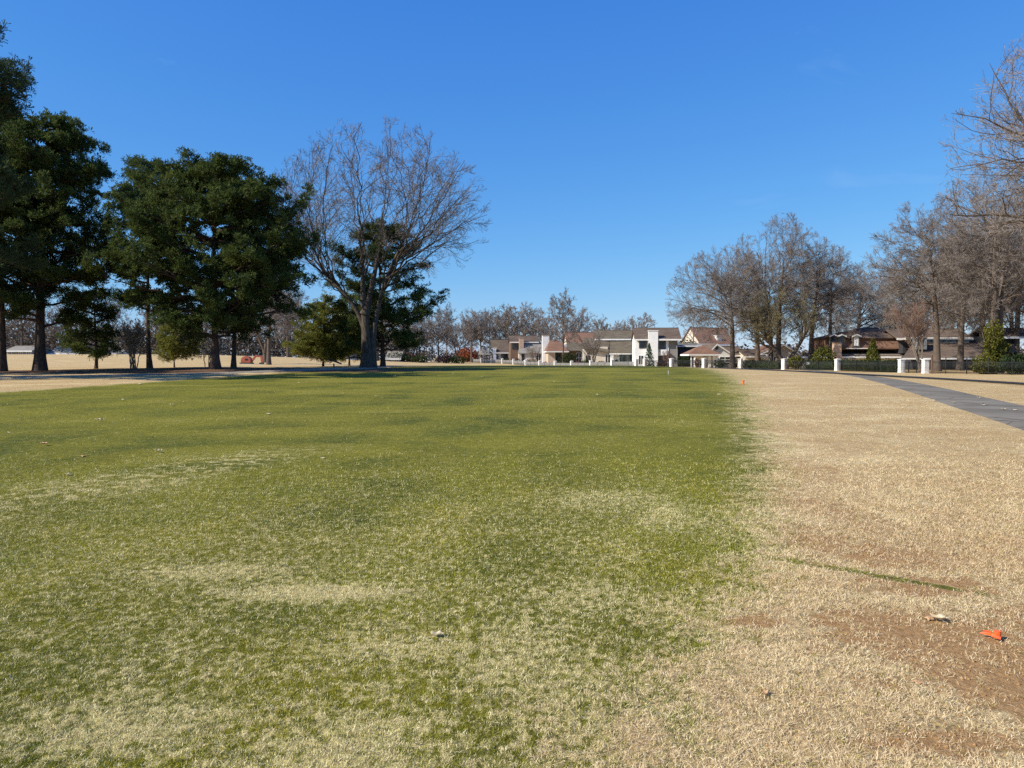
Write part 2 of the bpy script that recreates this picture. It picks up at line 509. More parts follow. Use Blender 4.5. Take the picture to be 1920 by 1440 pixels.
def bare_tree(seed, env, trunks, n1=18, n=(8, 7, 6, 4), lenf=(0.5, 0.48, 0.5, 0.55), low=-0.15, t_from=0.45, twig=0.008, up=0.12, spread=1.0, bow=0.35, limb=1.0, t2=0.18):
    """env: ellipsoid (cx,cy,cz,rx,ry,rz) above base; trunks: list of (points, radii). Returns (wood mesh data, twig mesh data)."""
    g = np.random.default_rng(seed)
    wood, fine = [], []
    tl = [trunk_line(p, r) for p, r in trunks]
    for P, Rr in tl: wood.append(tubes(P, Rr, 12))
    c, r = np.array(env[:3]), np.array(env[3:6])
    k = np.arange(n1) + 0.5
    zz = 1 - (1 - low) * k / n1
    az = k * 2.399963 + g.uniform(0, 6)
    rr = np.sqrt(1 - zz * zz)
    E = c + r * np.stack([rr * np.cos(az), rr * np.sin(az), zz], -1) * g.uniform(0.86, 1.0, (n1, 1))
    S0, TD, R0 = [], [], []
    for e_, z_ in zip(E, zz):
        # nearest trunk, start lower for low targets
        best = min(range(len(tl)), key=lambda q: np.linalg.norm(tl[q][0][0, -1, :2] - e_[:2]) + g.uniform(0, 1.2))
        P, Rr = tl[best]
        tt = t_from + (1 - t_from) * np.clip(0.5 * (z_ - low) / (1 - low) + g.uniform(0.1, 0.55), 0, 1)
        x = tt * (P.shape[1] - 1); q = min(int(x), P.shape[1] - 2); f = x - q
        S0.append(P[0, q] * (1 - f) + P[0, q + 1] * f); TD.append(norm(P[0, q + 1] - P[0, q]))
        R0.append((Rr[0, q] * (1 - f) + Rr[0, q + 1] * f))
    S0, TD, R0 = np.array(S0), np.array(TD), np.array(R0)
    D = E - S0; L = np.linalg.norm(D, axis=1, keepdims=True)
    ho = D * np.array([1, 1, 0.25]); ho = norm(ho)
    C = S0 + (TD * 0.55 + ho * 0.6 * spread) * L * (0.42 + bow * 0.2) + g.normal(0, 0.05, (n1, 3)) * L
    K = 12
    P1 = bezier(S0, C, E, K)
    jit = g.normal(0, 0.011, P1.shape) * L[:, None]; jit[:, 0] = 0
    P1 = P1 + jit
    r0 = limb * np.clip(R0 * 0.62, 0.05, 0.30) * np.clip(L[:, 0] / L.max() * 1.1, 0.5, 1)
    tt = np.linspace(0, 1, K)
    R1 = r0[:, None] * (1 - tt) ** 0.85 + 0.015
    wood.append(tubes(P1, R1, 7))
    P2, R2 = spawn(P1, R1, n[0], t2, 0.97, (0.45, 0.95), lenf[0], 8, env, g, up, 0.13, 0.55, 0.012)
    wood.append(tubes(P2, R2, 5))
    P3, R3 = spawn(P2, R2, n[1], 0.15, 1.0, (0.4, 0.95), lenf[1], 5, env, g, up, 0.16, 0.6, twig)
    fine.append(tubes(P3, R3, 3) if n[3] and n1 > 20 else ribbons(P3, R3, g))
    P4, R4 = spawn(P3, R3, n[2], 0.12, 1.0, (0.4, 0.95), lenf[2], 4, env, g, up * 0.8, 0.16, 0.7, twig * 0.75, twig, 0.2, (0.9, 1.1))
    fine.append(ribbons(P4, R4, g))
    if n[3]:
        P5, R5 = spawn(P4, R4, n[3], 0.15, 1.0, (0.35, 0.9), lenf[3], 2, env, g, up * 0.6, 0.12, 0.8, twig * 0.6, twig * 0.8, 0.12, (0.95, 1.15))
        fine.append(ribbons(P5, R5, g))
    return joined(wood), joined(fine)


def place_tree(name, data, mats, x, y, label, cat='tree', group=None, rz=0.0, s=1.0, sink=0.12):
    root = obj(name, None, None, label, cat, group, None, (x, y, H(x, y) - sink * s), rz)
    root.scale = (s, s, s) if not isinstance(s, tuple) else s
    for nm, me_ in data: obj(nm, me_, root)
    return root


def wood_mesh(nm, data, mt, mc):
    (wv_, wf), (fv, ff) = data
    return [('trunk', mesh(nm + '_trunk', wv_, wf, mt, smooth=True)), ('crown', mesh(nm + '_crown', fv, ff, mc))]


m_bark_oak = mottled('oak_bark', (0.030, 0.024, 0.019), (0.135, 0.110, 0.085), 4, 0.95, 0.1, 1.0, (3, 3, 0.7))
m_bark_grey = mottled('grey_bark', (0.075, 0.058, 0.046), (0.165, 0.130, 0.102), 5, 0.95, 0.1, 0.8, (3, 3, 0.6))
m_bark_pine = mottled('pine_bark', (0.045, 0.030, 0.024), (0.12, 0.085, 0.065), 4, 0.95, 0.1, 1.0, (3, 3, 0.8))
m_bark_pale = mottled('pale_bark', (0.16, 0.125, 0.095), (0.32, 0.26, 0.20), 5, 0.95, 0.1, 0.5, (3, 3, 0.6))
m_twig = mottled('twigs_grey_brown', (0.17, 0.140, 0.118), (0.26, 0.220, 0.19), 1.2, 0.95, 0.1, 0)
m_twig_far = mottled('twigs_grey', (0.20, 0.165, 0.14), (0.29, 0.245, 0.21), 1.2, 0.95, 0.1, 0)
m_twig_olive = mottled('twigs_lichen_olive', (0.15, 0.125, 0.062), (0.22, 0.19, 0.105), 1.2, 0.95, 0.1, 0)
m_twig_red = mottled('twigs_reddish', (0.19, 0.105, 0.075), (0.27, 0.17, 0.125), 1.2, 0.95, 0.1, 0)
m_twig_pale = mottled('twigs_pale', (0.27, 0.225, 0.18), (0.38, 0.32, 0.26), 1.2, 0.95, 0.1, 0)


# ------------------------------------------------------------------ pines
def tufts(C, D, n, ln, wd, g, upb=0.35):
    """needle sprays: n thin triangles radiating from each point"""
    M = len(C)
    d = g.normal(0, 1, (M, n, 3)); d = norm(d) + D[:, None] * 0.75 + np.array([0, 0, upb]); d = norm(d)
    L = g.uniform(0.65, 1.15, (M, n, 1)) * ln
    side = norm(np.cross(d, g.normal(0, 1, (M, n, 3)))) * wd
    b0 = C[:, None] + d * L * 0.08
    V = np.stack([b0, C[:, None] + d * L + side, C[:, None] + d * L - side], 2)
    F = np.arange(M * n * 3).reshape(-1, 3)
    return V.reshape(-1, 3), F


def pine_tree(seed, height, trunk_r, levels, lean=(0, 0), forks=0, nt=11, ln=0.34, wd=0.05, dens=1.0, top=None, droop=0.0, fill=0):
    """levels: list of (z_fraction, radius_x_left, radius_x_right, radius_y, n_limbs). Pads of needles on up-curved limbs."""
    g = np.random.default_rng(seed)
    wood, pts, dirs = [], [], []
    tz = np.linspace(0, 1, 10)
    wob = np.cumsum(g.normal(0, 0.08, (10, 2)), 0) * 0.5
    P = np.stack([lean[0] * tz + wob[:, 0], lean[1] * tz + wob[:, 1], tz * height * 0.96], -1)
    P[0, :2] = 0
    Pt, Rt = trunk_line(P, trunk_r * .68 * np.array([1, 0.86, 0.78, 0.70, 0.62, 0.52, 0.42, 0.3, 0.18, 0.05]), 18)
    wood.append(tubes(Pt, Rt, 12))
    S0, E = [], []
    for (zf, rl, rr_, ry, nl) in levels:
        off = g.uniform(0, 6.28)
        for k in range(nl):
            a = off + k * 6.283 / nl + g.normal(0, 0.25)
            ca, sa = math.cos(a), math.sin(a)
            rx = rr_ if ca > 0 else rl
            rad_ = math.hypot(rx * ca, ry * sa) * g.uniform(0.80, 1.03)
            z = min(zf * height + g.normal(0, 0.03) * height, height * .97)
            x = z / (height * 0.96) * 17; q = min(int(x), 16); f = x - q
            p = Pt[0, q] * (1 - f) + Pt[0, q + 1] * f
            rise = g.uniform(0.02, 0.22) * rad_ - droop * rad_
            st = p - np.array([0, 0, g.uniform(0.05, 0.25) * rad_])
            st[2] = max(st[2], height * 0.12)
            S0.append(st); E.append(p + np.array([ca * rad_, sa * rad_, rise]))
    S0, E = np.array(S0), np.array(E)
    L = np.linalg.norm(E - S0, axis=1, keepdims=True)
    C = (S0 + E) / 2 + np.array([0, 0, 1]) * L * g.uniform(-0.16, 0.06, (len(L), 1)) + g.normal(0, 0.04, (len(L), 3)) * L
    P1 = bezier(S0, C, E, 9); P1[:, 1:] += g.normal(0, 0.02, P1[:, 1:].shape) * L[:, None]
    r0 = np.clip(0.022 * L[:, 0] + 0.02, 0.03, trunk_r * 0.45)
    R1 = r0[:, None] * (1 - np.linspace(0, 1, 9)) + 0.012
    wood.append(tubes(P1, R1, 6))
    P2, R2 = spawn(P1, R1, 9, 0.22, 1.0, (0.5, 1.05), 0.36, 5, None, g, 0.10, 0.14, 0.55, 0.008, flat=0.75)
    wood.append(tubes(P2, R2, 4))
    P3, R3 = spawn(P2, R2, 4, 0.25, 1.0, (0.4, 0.9), 0.42, 3, None, g, 0.25, 0.14, 0.6, 0.006, flat=0.5)
    wood.append(ribbons(P3, R3, g))
    for Pq, k, t0 in ((P2, 7, 0.3), (P3, 6, 0.2), (P1, 7, 0.7)):
        N, K0, _ = Pq.shape
        t_ = g.uniform(t0, 1.0, (N, k)); t_[:, 0] = 1.0
        x = t_ * (K0 - 1); i_ = np.minimum(x.astype(int), K0 - 2); fr = (x - i_)[..., None]; ii = np.arange(N)[:, None]
        pts.append((Pq[ii, i_] * (1 - fr) + Pq[ii, i_ + 1] * fr + g.normal(0, 0.17, (N, k, 3)) * np.array([1, 1, .7])).reshape(-1, 3))
        dirs.append(norm(Pq[ii, i_ + 1] - Pq[ii, i_]).reshape(-1, 3))
    # sprays filling the outer shell of the upper crown between the limbs
    if fill:
        lv = np.array(levels, float)
        nf = int(fill * len(S0))
        zf_ = g.uniform(0.42, 0.985, nf); a_ = g.uniform(0, 6.283, nf)
        rl_, rr2, ry2 = (np.interp(zf_, np.append(lv[:, 0], 1.0), np.append(lv[:, k_], lv[-1, k_] * .45)) for k_ in (1, 2, 3))
        rx_ = np.where(np.cos(a_) > 0, rr2, rl_)
        lob = 1 + .07 * np.sin(a_ * 5 + zf_ * 21 + seed) + .05 * np.sin(a_ * 9 - zf_ * 33)
        rad_ = g.uniform(.72, .99, nf) * lob
        x_ = zf_ / .96 * 17; q_ = np.minimum(x_.astype(int), 16); fr_ = (x_ - q_)[:, None]
        ax_ = Pt[0, q_] * (1 - fr_) + Pt[0, q_ + 1] * fr_
        c_ = ax_ + np.stack([rx_ * np.cos(a_) * rad_, ry2 * np.sin(a_) * rad_, rad_ * rx_ * .12], -1)
        m6 = 6
        pts.append((c_[:, None] + g.normal(0, .26, (nf, m6, 3)) * np.array([1, 1, .55])).reshape(-1, 3))
        dirs.append(np.repeat(norm(np.stack([np.cos(a_), np.sin(a_), np.full(nf, .5)], -1)), m6, 0))
    # leader
    tp = Pt[0, -1] + g.normal(0, 0.35, (26, 3)) - np.array([0, 0, 0.3])
    pts.append(tp); dirs.append(np.tile([0, 0, 1.0], (26, 1)))
    pts, dirs = np.concatenate(pts), np.concatenate(dirs)
    keep = pts[:, 2] > height * 0.08
    return joined(wood), tufts(pts[keep], dirs[keep], nt, ln, wd, g)


m_pine = leafmat('pine_needles', (0.035, 0.058, 0.018), (0.110, 0.142, 0.034), (0.125, 0.150, 0.032), .35)
m_pine_dark = leafmat('pine_needles_dark', (0.026, 0.046, 0.021), (0.070, 0.095, 0.034), None, .35)
m_pine_yel = leafmat('pine_needles_yellow_green', (0.10, 0.115, 0.028), (0.24, 0.235, 0.042), (0.19, 0.20, 0.04), .35)
m_leaf_dark = leafmat('broadleaf_dark', (0.016, 0.030, 0.012), (0.05, 0.075, 0.022))
m_leaf_mag = leafmat('broadleaf_blue_green', (0.045, 0.075, 0.045), (0.11, 0.15, 0.09))
m_leaf_yel = leafmat('ivy_yellow_green', (0.065, 0.072, 0.012), (0.165, 0.155, 0.024), (0.045, 0.06, 0.016))
m_leaf_red = leafmat('leaves_russet', (0.24, 0.060, 0.028), (0.40, 0.13, 0.06))
m_leaf_brown = leafmat('leaves_maroon', (0.10, 0.035, 0.025), (0.18, 0.075, 0.05))
m_ivy = leafmat('ivy_dark', (0.02, 0.032, 0.016), (0.05, 0.065, 0.03))


# ------------------------------------------------------------------ pines on the left
def pine(name_label, px, d, seed, height, tr, levels, mat=None, x=None, group='pines along the shaded path', **k):
    X = WX(px, d) if x is None else x
    W, Fl = pine_tree(seed, height, tr, levels, **k)
    data = [('trunk', mesh('pine_trunk_%d' % seed, *W, m_bark_pine, smooth=True)), ('crown', mesh('pine_crown_%d' % seed, *Fl, mat or m_pine))]
    return place_tree('pine_tree', data, None, X, d, name_label, 'tree', group)


pine('tall dark pine reaching in at the very left edge', -85, 40, 11, 18.6, .42,
     [(.42, 3, 3.2, 4, 5), (.52, 4, 3.4, 4, 6), (.62, 4, 3.0, 4, 6), (.72, 4, 3.2, 4, 6), (.80, 4, 3.4, 4, 6), (.88, 3.4, 3.7, 4, 7), (.95, 2.2, 2.8, 2.5, 7)], m_pine_dark, nt=9, ln=.29, wd=.024)
pine('pine with a straight dark trunk at the left edge of the lawn', 3, 54, 12, 16.5, .40,
     [(.34, 4, 3.4, 4, 6), (.44, 5, 4.0, 4.5, 6), (.55, 5, 3.6, 4.5, 6), (.66, 5, 3.4, 4.5, 7), (.77, 4.5, 3.2, 4, 6), (.87, 3.5, 3, 3, 6), (.95, 2, 2, 2, 5)], m_pine_dark, fill=2.5, nt=9, ln=.30, wd=.029)
pine('massive dark pine with thick forking trunk, second trunk from the left', 75, 55, 13, 17.7, .52,
     [(.26, 5, 3.6, 4, 4), (.36, 5.5, 4.2, 5, 6), (.46, 5, 4.6, 5, 7), (.55, 4.8, 5.0, 5, 7), (.64, 4.5, 4.6, 5, 7), (.73, 4.4, 4.4, 4.5, 9), (.81, 4.4, 4.1, 4.4, 9), (.89, 3.8, 3.5, 3.6, 9), (.96, 2.5, 2.8, 2.6, 9)], m_pine, fill=2.5, nt=11, ln=.30, wd=.031)
pine('slender pine with a knobbly top rising behind the broad pine', 281, 63, 14, 17.3, .27,
     [(.30, 3.4, 3, 3, 4), (.46, 3.4, 3.4, 3, 5), (.58, 3.6, 3.6, 3, 5), (.68, 3.8, 3.4, 3, 6), (.78, 3.2, 3.0, 3, 6), (.88, 2.0, 2.2, 2, 6), (.95, 1.4, 1.5, 1.4, 6)], m_pine, fill=2, nt=9, ln=.29, wd=.029)
pine('broad spreading dark pine with a wide domed crown', 405, 55, 15, 14.3, .40,
     [(.22, 6.6, 4.8, 4, 5), (.31, 6.8, 6.6, 5, 7), (.40, 7.2, 7.3, 6, 8), (.50, 7.4, 7.0, 6, 9), (.60, 7.2, 6.6, 6, 9), (.69, 6.8, 6.2, 5.5, 9), (.79, 5.8, 5.6, 5, 10), (.89, 4.2, 5.0, 4, 10), (.96, 2.4, 3.4, 3, 9)], m_pine, fill=2.5, nt=11, ln=.29, wd=.031)
pine('grey trunked pine close behind the broad spreading pine', 438, 58, 16, 13.0, .24,
     [(.30, 2.5, 3.6, 3, 4), (.45, 3, 4.5, 3, 5), (.6, 3, 4.0, 3, 5), (.75, 2.6, 3.4, 3, 5), (.9, 2, 2.2, 2, 5)], m_pine_dark, nt=9, ln=.29, wd=.029)
pine('pine with layered horizontal boughs standing behind the bare oak', 718, 69, 17, 12.8, .30,
     [(.20, 3.4, 3.6, 3, 5), (.29, 4.0, 4.6, 3.5, 6), (.36, 4.6, 4.0, 3.5, 6), (.45, 4.8, 5.9, 4, 6), (.55, 4.8, 3.2, 4, 4), (.68, 5.0, 4.7, 4, 4), (.80, 4.0, 3.0, 3.5, 5), (.91, 3.0, 2.6, 3, 6), (.97, 1.6, 1.8, 2, 5)], m_pine, nt=9, ln=.29, wd=.029)
pine('young yellow-green pine with drooping tiers left of the bare oak', 606, 73, 18, 6.8, .14,
     [(.16, 3.0, 3.4, 3, 6), (.28, 3.4, 3.6, 3, 7), (.40, 3.2, 3.4, 3, 7), (.53, 2.8, 3.0, 2.6, 7), (.67, 2.2, 2.6, 2, 7), (.82, 1.5, 1.7, 1.5, 6), (.94, .8, .8, .8, 5)], m_pine_yel, nt=9, ln=.26, wd=.026, group='young evergreens under the tall pines')
pine('young yellow-green pine crowding behind the bare oak trunk', 655, 80, 19, 7.6, .14,
     [(.14, 3.0, 2.6, 3, 6), (.27, 3.2, 2.8, 3, 7), (.42, 3.0, 2.6, 3, 7), (.57, 2.4, 2.2, 2.6, 7), (.75, 1.7, 1.8, 2, 6), (.92, .8, .8, .8, 5)], m_pine_yel, nt=8, ln=.27, wd=.029, group='young evergreens under the tall pines')
pine('small ragged evergreen with a short trunk right of the massive pine', 180, 60, 20, 7.7, .17,
     [(.22, 2.4, 1.4, 2, 5), (.34, 2.8, 1.6, 2, 6), (.48, 2.4, 1.6, 2, 6), (.62, 2.0, 1.4, 2, 6), (.77, 1.5, 1.2, 1.5, 6), (.92, .8, .8, .8, 5)], m_pine, nt=9, ln=.26, wd=.026, group='young evergreens under the tall pines')
pine('thin yellow-green evergreen left of the broad pine trunk', 327, 67, 21, 4.3, .09,
     [(.25, .9, 2.2, 1.4, 5), (.42, 1.0, 2.6, 1.6, 6), (.6, 1.0, 2.4, 1.5, 6), (.78, .8, 2.0, 1.2, 5), (.93, .6, 1.2, .8, 5)], m_pine_yel, nt=9, ln=.24, wd=.024, group='young evergreens under the tall pines')

src_ = [o for o in COL.objects if o.get('label') == 'tall dark pine reaching in at the very left edge'][0]
for x_, y_, rz_, s_, lb_ in ((-39.5, 39.5, 2.0, .92, 'pine beyond the left edge whose shadow crosses the path'), (-46, 45, 4.1, 1.0, 'farther pine beyond the left edge shading the path')):
    r_ = place_tree('pine_tree', [(c_.name.split('.')[0], c_.data) for c_ in src_.children], None, x_, y_, lb_, 'tree', 'pines along the shaded path', rz_, s_)

# ------------------------------------------------------------------ bare oak
oak = bare_tree(31, (1.2, 0.2, 12.9, 9.6, 8.2, 8.1),
                [([(0, 0, -.3), (0, 0, 2.2), (-.1, 0, 4), (-.25, 0, 6), (-.35, 0, 8.2), (-.2, .1, 10.8)], [.50, .43, .36, .25, .15, .06]),
                 ([(.42, .1, -.3), (.46, .1, 2.6), (.8, .15, 4.8), (1.6, .2, 7.6), (2.8, .3, 10.3), (4.0, .4, 12.6)], [.34, .29, .23, .16, .10, .05]),
                 ([(-.1, 0, 3.2), (-.8, 0, 5.0), (-2.0, -.2, 6.6), (-3.4, -.2, 8.2)], [.22, .18, .12, .06]),
                 ([(-.15, 0, 4.6), (.5, 0.1, 7.2), (1.0, .2, 9.8), (1.3, .3, 13.0)], [.30, .22, .15, .06])],
                n1=50, n=(8, 6, 6, 3), lenf=(0.40, 0.48, 0.52, 0.55), low=-0.35, t_from=0.34, limb=.72, t2=.30, spread=.7, twig=.0075, up=.09)
place_tree('bare_oak', wood_mesh('oak', oak, m_bark_oak, m_twig), None, WX(688, 65), 65,
           'great bare oak with a wide fan of branches', 'tree')

# ------------------------------------------------------------------ bare trees behind the fence on the right
RIGHT = 'bare trees behind the fence'
b1 = bare_tree(41, (-2.0, 0, 11.6, 9.6, 9, 9.9), [([(0, 0, -.3), (0, 0, 4), (-.1, 0, 7.5), (-.3, 0, 10), (-.6, 0, 14)], [.46, .39, .34, .24, .08])],
               n1=26, n=(10, 7, 7, 4), lenf=(0.50, 0.50, 0.52, 0.6), low=-.7, limb=.6, t_from=.3, twig=.011, up=.05, spread=1.2)
d1 = wood_mesh('bare_a', b1, m_bark_grey, m_twig)
b2 = bare_tree(42, (.6, 0, 15.4, 9.8, 9, 11.6), [([(0, 0, -.3), (0, 0, 5), (.1, 0, 10), (.4, 0, 15), (.8, 0, 19)], [.48, .42, .34, .25, .1]),
                                              ([(-1.1, .5, -.3), (-1.1, .5, 5), (-1.4, .5, 10), (-2.4, .6, 15)], [.40, .34, .27, .1])],
               n1=30, n=(10, 7, 7, 4), lenf=(0.50, 0.50, 0.52, 0.6), low=-.75, limb=.6, t_from=.28, twig=.011, up=.06, spread=1.2)
d2 = wood_mesh('bare_b', b2, m_bark_grey, m_twig)
b3 = bare_tree(43, (-1.6, 0, 8.8, 7.0, 6, 5.2), [([(0, 0, -.3), (-.2, 0, 1.2), (-1.6, 0, 3.2), (-3.0, .2, 5.2), (-3.8, .2, 7.5)], [.5, .45, .34, .25, .1]),
                                             ([(0, 0, .2), (.9, 0, 2.0), (2.6, .1, 4.6), (3.9, .2, 7.0)], [.42, .36, .26, .1])],
               n1=22, n=(9, 7, 7, 4), low=-.75, t_from=.3, twig=.013, up=.05)
d3 = wood_mesh('bare_c', b3, m_bark_grey, m_twig_olive)
b4 = bare_tree(44, (1.4, 0, 12.4, 8.0, 7.6, 10.2), [([(0, 0, -.3), (.1, 0, 5), (.4, 0, 9), (.9, 0, 13), (1.3, 0, 17)], [.42, .36, .30, .2, .08])],
               n1=26, n=(10, 7, 7, 4), lenf=(0.50, 0.50, 0.52, 0.6), low=-.75, limb=.6, t_from=.28, twig=.011, up=.06, spread=1.2)
d4 = wood_mesh('bare_d', b4, m_bark_grey, m_twig)
place_tree('bare_tree', d1, None, WX(1373, 131), 131, 'bare tree sweeping its boughs left over the white gabled garage', 'tree', RIGHT)
place_tree('bare_tree', d2, None, WX(1459, 133), 133, 'tallest bare tree of the clump, rounded dome crown on twin trunks', 'tree', RIGHT)
place_tree('bare_tree', d3, None, WX(1472, 127), 127, 'low bare tree with V-forked trunk and olive tinged twigs', 'tree', RIGHT)
place_tree('bare_tree', d4, None, WX(1519, 132), 132, 'bare tree leaning right beside the tan brick chimney', 'tree', RIGHT)
place_tree('bare_tree', d1, None, WX(1607, 158), 158, 'bare tree rising behind the dormered brown roof', 'tree', RIGHT, 2.6, 1.02)
place_tree('bare_tree', d2, None, WX(1690, 165), 165, 'brownish bare tree filling the gap behind the house roofs', 'tree', RIGHT, 1.3, .62)
place_tree('bare_tree', d4, None, WX(1757, 108), 108, 'straight trunked bare tree above the low brown roof', 'tree', RIGHT, 2.9, 1.1)
place_tree('bare_tree', d2, None, WX(1862, 98), 98, 'dense bare tree above the yellow-green ivy clump', 'tree', RIGHT, 4.0, 1.0)
place_tree('bare_tree', d1, None, WX(1935, 108), 108, 'bare tree at the right edge behind the iron fence', 'tree', RIGHT, 1.0, 1.25)
for px_, d_, dat_, rz_, s_, lb_ in ((1420, 150, d1, 1.1, 1.05, 'bare tree behind the white garage tree'), (1555, 150, d4, 4.4, 1.0, 'bare tree filling the clump behind the tan brick chimney'), (1725, 140, d1, .5, .98, 'bare tree behind the clerestory roof, left part'), (1785, 150, d2, 2.2, .95, 'tall bare tree behind the clerestory roof, middle'),
        (1840, 128, d1, 3.6, 1.12, 'bare tree with a broad haze of twigs above the low roof'), (1905, 125, d2, 5.1, 1.0, 'tall bare tree behind the house at the right edge')):
    place_tree('bare_tree', dat_, None, WX(px_, d_), d_, lb_, 'tree', RIGHT, rz_, s_)
place_tree('bare_tree', d4, None, WX(1800, 118), 118, 'bare tree with interlaced boughs right of the straight trunk', 'tree', RIGHT, 0.4, 1.08)
b9 = bare_tree(49, (0, 0, 14.6, 12.0, 9, 10.6), [([(0, 0, -.3), (0, 0, 4), (-.4, 0, 8), (-1.0, 0, 12), (-1.6, 0, 17)], [.55, .48, .40, .28, .1])],
               n1=30, n=(9, 7, 6, 3), low=-.45, t_from=.4, twig=.009, up=.15)
place_tree('bare_tree', wood_mesh('bare_near', b9, m_bark_grey, m_twig_far), None, WX(2085, 52), 52,
           'nearest bare tree, fine branches reaching in at the upper right', 'tree', RIGHT)


# multi-stemmed crape myrtle
def multistem(seed, n, h, spread_x, skew, r, mats, nm):
    g = np.random.default_rng(seed)
    S0 = np.stack([g.normal(0, .22, n), g.normal(0, .22, n), np.full(n, -.1)], -1)
    E = np.stack([np.linspace(-1, 1, n) * spread_x + skew, g.normal(0, spread_x * .5, n), h * g.uniform(.72, 1.0, n)], -1)
    C = S0 + np.stack([(E[:, 0]) * .25, E[:, 1] * .25, h * g.uniform(.4, .6, n)], -1)
    P1 = bezier(S0, C, E, 10); P1[:, 1:] += g.normal(0, .05, P1[:, 1:].shape)
    R1 = np.full((n, 10), r) * np.linspace(1, .25, 10)
    W = [tubes(P1, R1, 6)]
    env = (skew, 0, h * .62, spread_x * 1.45, spread_x * 1.2, h * .48)
    P2, R2 = spawn(P1, R1, 9, .3, 1, (.3, .7), .4, 6, env, g, .2, .1, .6, .01)
    W.append(tubes(P2, R2, 4))
    P3, R3 = spawn(P2, R2, 8, .15, 1, (.3, .8), .5, 4, env, g, .2, .13, .7, .008)
    P4, R4 = spawn(P3, R3, 6, .1, 1, (.3, .8), .5, 3, env, g, .15, .13, .8, .007, .01, .15)
    return [('trunk', mesh(nm + '_t', *joined(W), mats[0], smooth=True)), ('crown', mesh(nm + '_c', *joined([tubes(P3, R3, 3), ribbons(P4, R4, g)]), mats[1]))]


place_tree('bare_shrub_tree', multistem(51, 9, 9.0, 2.6, -1.6, .085, (m_bark_pale, m_twig_red), 'crape'), None, WX(1727, 97.5), 97.5,
           'reddish many-stemmed bare tree fanning up beside the white pillar', 'tree')
place_tree('bare_shrub_tree', multistem(52, 10, 3.9, 1.2, 0, .045, (m_bark_pale, m_twig_pale), 'pale'), None, WX(250, 61), 61,
           'small pale grey bare tree between the pine trunks', 'tree')
place_tree('bare_shrub_tree', multistem(53, 8, 5.8, 2.4, -.2, .07, (m_bark_grey, m_twig_pale), 'patio'), None, WX(1001, 225), 225,
           'pale twiggy tree with a dark stem beside the white patio wall', 'tree')
place_tree('bare_shrub_tree', multistem(54, 7, 8.6, 3.4, -.2, .13, (m_bark_grey, m_twig), 'yard'), None, WX(1111, 177), 177,
           'wide forked bare tree in front of the olive roofed house', 'tree')
place_tree('bare_shrub_tree', multistem(55, 6, 3.4, 1.0, 0, .03, (m_bark_grey, m_twig_red), 'wisp'), None, WX(1250, 160), 160,
           'thin reddish bare sapling against the grey wall', 'tree')
place_tree('bare_shrub_tree', multistem(56, 6, 2.6, 1.2, .8, .05, (m_bark_pale, m_twig_pale), 'fork'), None, WX(387, 64), 64,
           'pale forked stem leaning at the foot of the broad pine', 'tree')

# generic bare trees for the middle and far distance
gA = wood_mesh('bare_e', bare_tree(61, (0, 0, 9.6, 5.6, 5.6, 6.9), [([(0, 0, -.3), (0, 0, 3), (.1, 0, 6), (0, 0, 12)], [.30, .25, .2, .06])], n1=18, n=(7, 7, 6, 4), low=-.4, t_from=.35, twig=.022), m_bark_grey, m_twig_far)
gB = wood_mesh('bare_f', bare_tree(62, (0, 0, 10.4, 4.2, 4.2, 8.0), [([(0, 0, -.3), (0, 0, 4), (-.1, 0, 9), (0, 0, 14)], [.19, .16, .10, .03])], n1=22, n=(7, 7, 6, 4), low=-.7, t_from=.2, twig=.021), m_bark_grey, m_twig)
gC = wood_mesh('bare_g', bare_tree(63, (.3, 0, 8.2, 6.8, 6, 5.6), [([(0, 0, -.3), (0, 0, 2.4), (.6, 0, 5), (1.2, 0, 8)], [.34, .28, .2, .07]), ([(0, 0, 1.8), (-.9, 0, 4), (-2, 0, 7)], [.24, .18, .08])], n1=14, n=(8, 7, 6, 4), low=-.5, t_from=.3, twig=.022), m_bark_grey, m_twig_far)
MID = 'bare trees among the houses'
place_tree('bare_tree', gB, None, WX(1056, 199), 199, 'upright bare tree standing before the reddish roofed house', 'tree', MID, .3, 1.15)
place_tree('bare_tree', gC, None, WX(1196, 235), 235, 'rounded bare tree showing above the olive roof ridge', 'tree', MID, 1.1, 1.2)
place_tree('bare_tree', gA, None, WX(884, 292), 292, 'leaning bare tree beside the gazebo', 'tree', MID, .6, 1.30)
place_tree('bare_tree', gA, None, WX(902, 300), 300, 'bare tree directly behind the gazebo roof', 'tree', MID, 2.9, 1.32)
place_tree('bare_tree', gC, None, WX(975, 290), 290, 'broad bare tree behind the house with the tan chimney', 'tree', MID, 2.2, 1.75)
place_tree('bare_tree', gA, None, WX(1004, 300), 300, 'bare tree behind the white chimney', 'tree', MID, 1.5, 1.35)
place_tree('bare_tree', gB, None, WX(1125, 235), 235, 'slim bare tree behind the olive roof, left end', 'tree', MID, 1.5, .85)
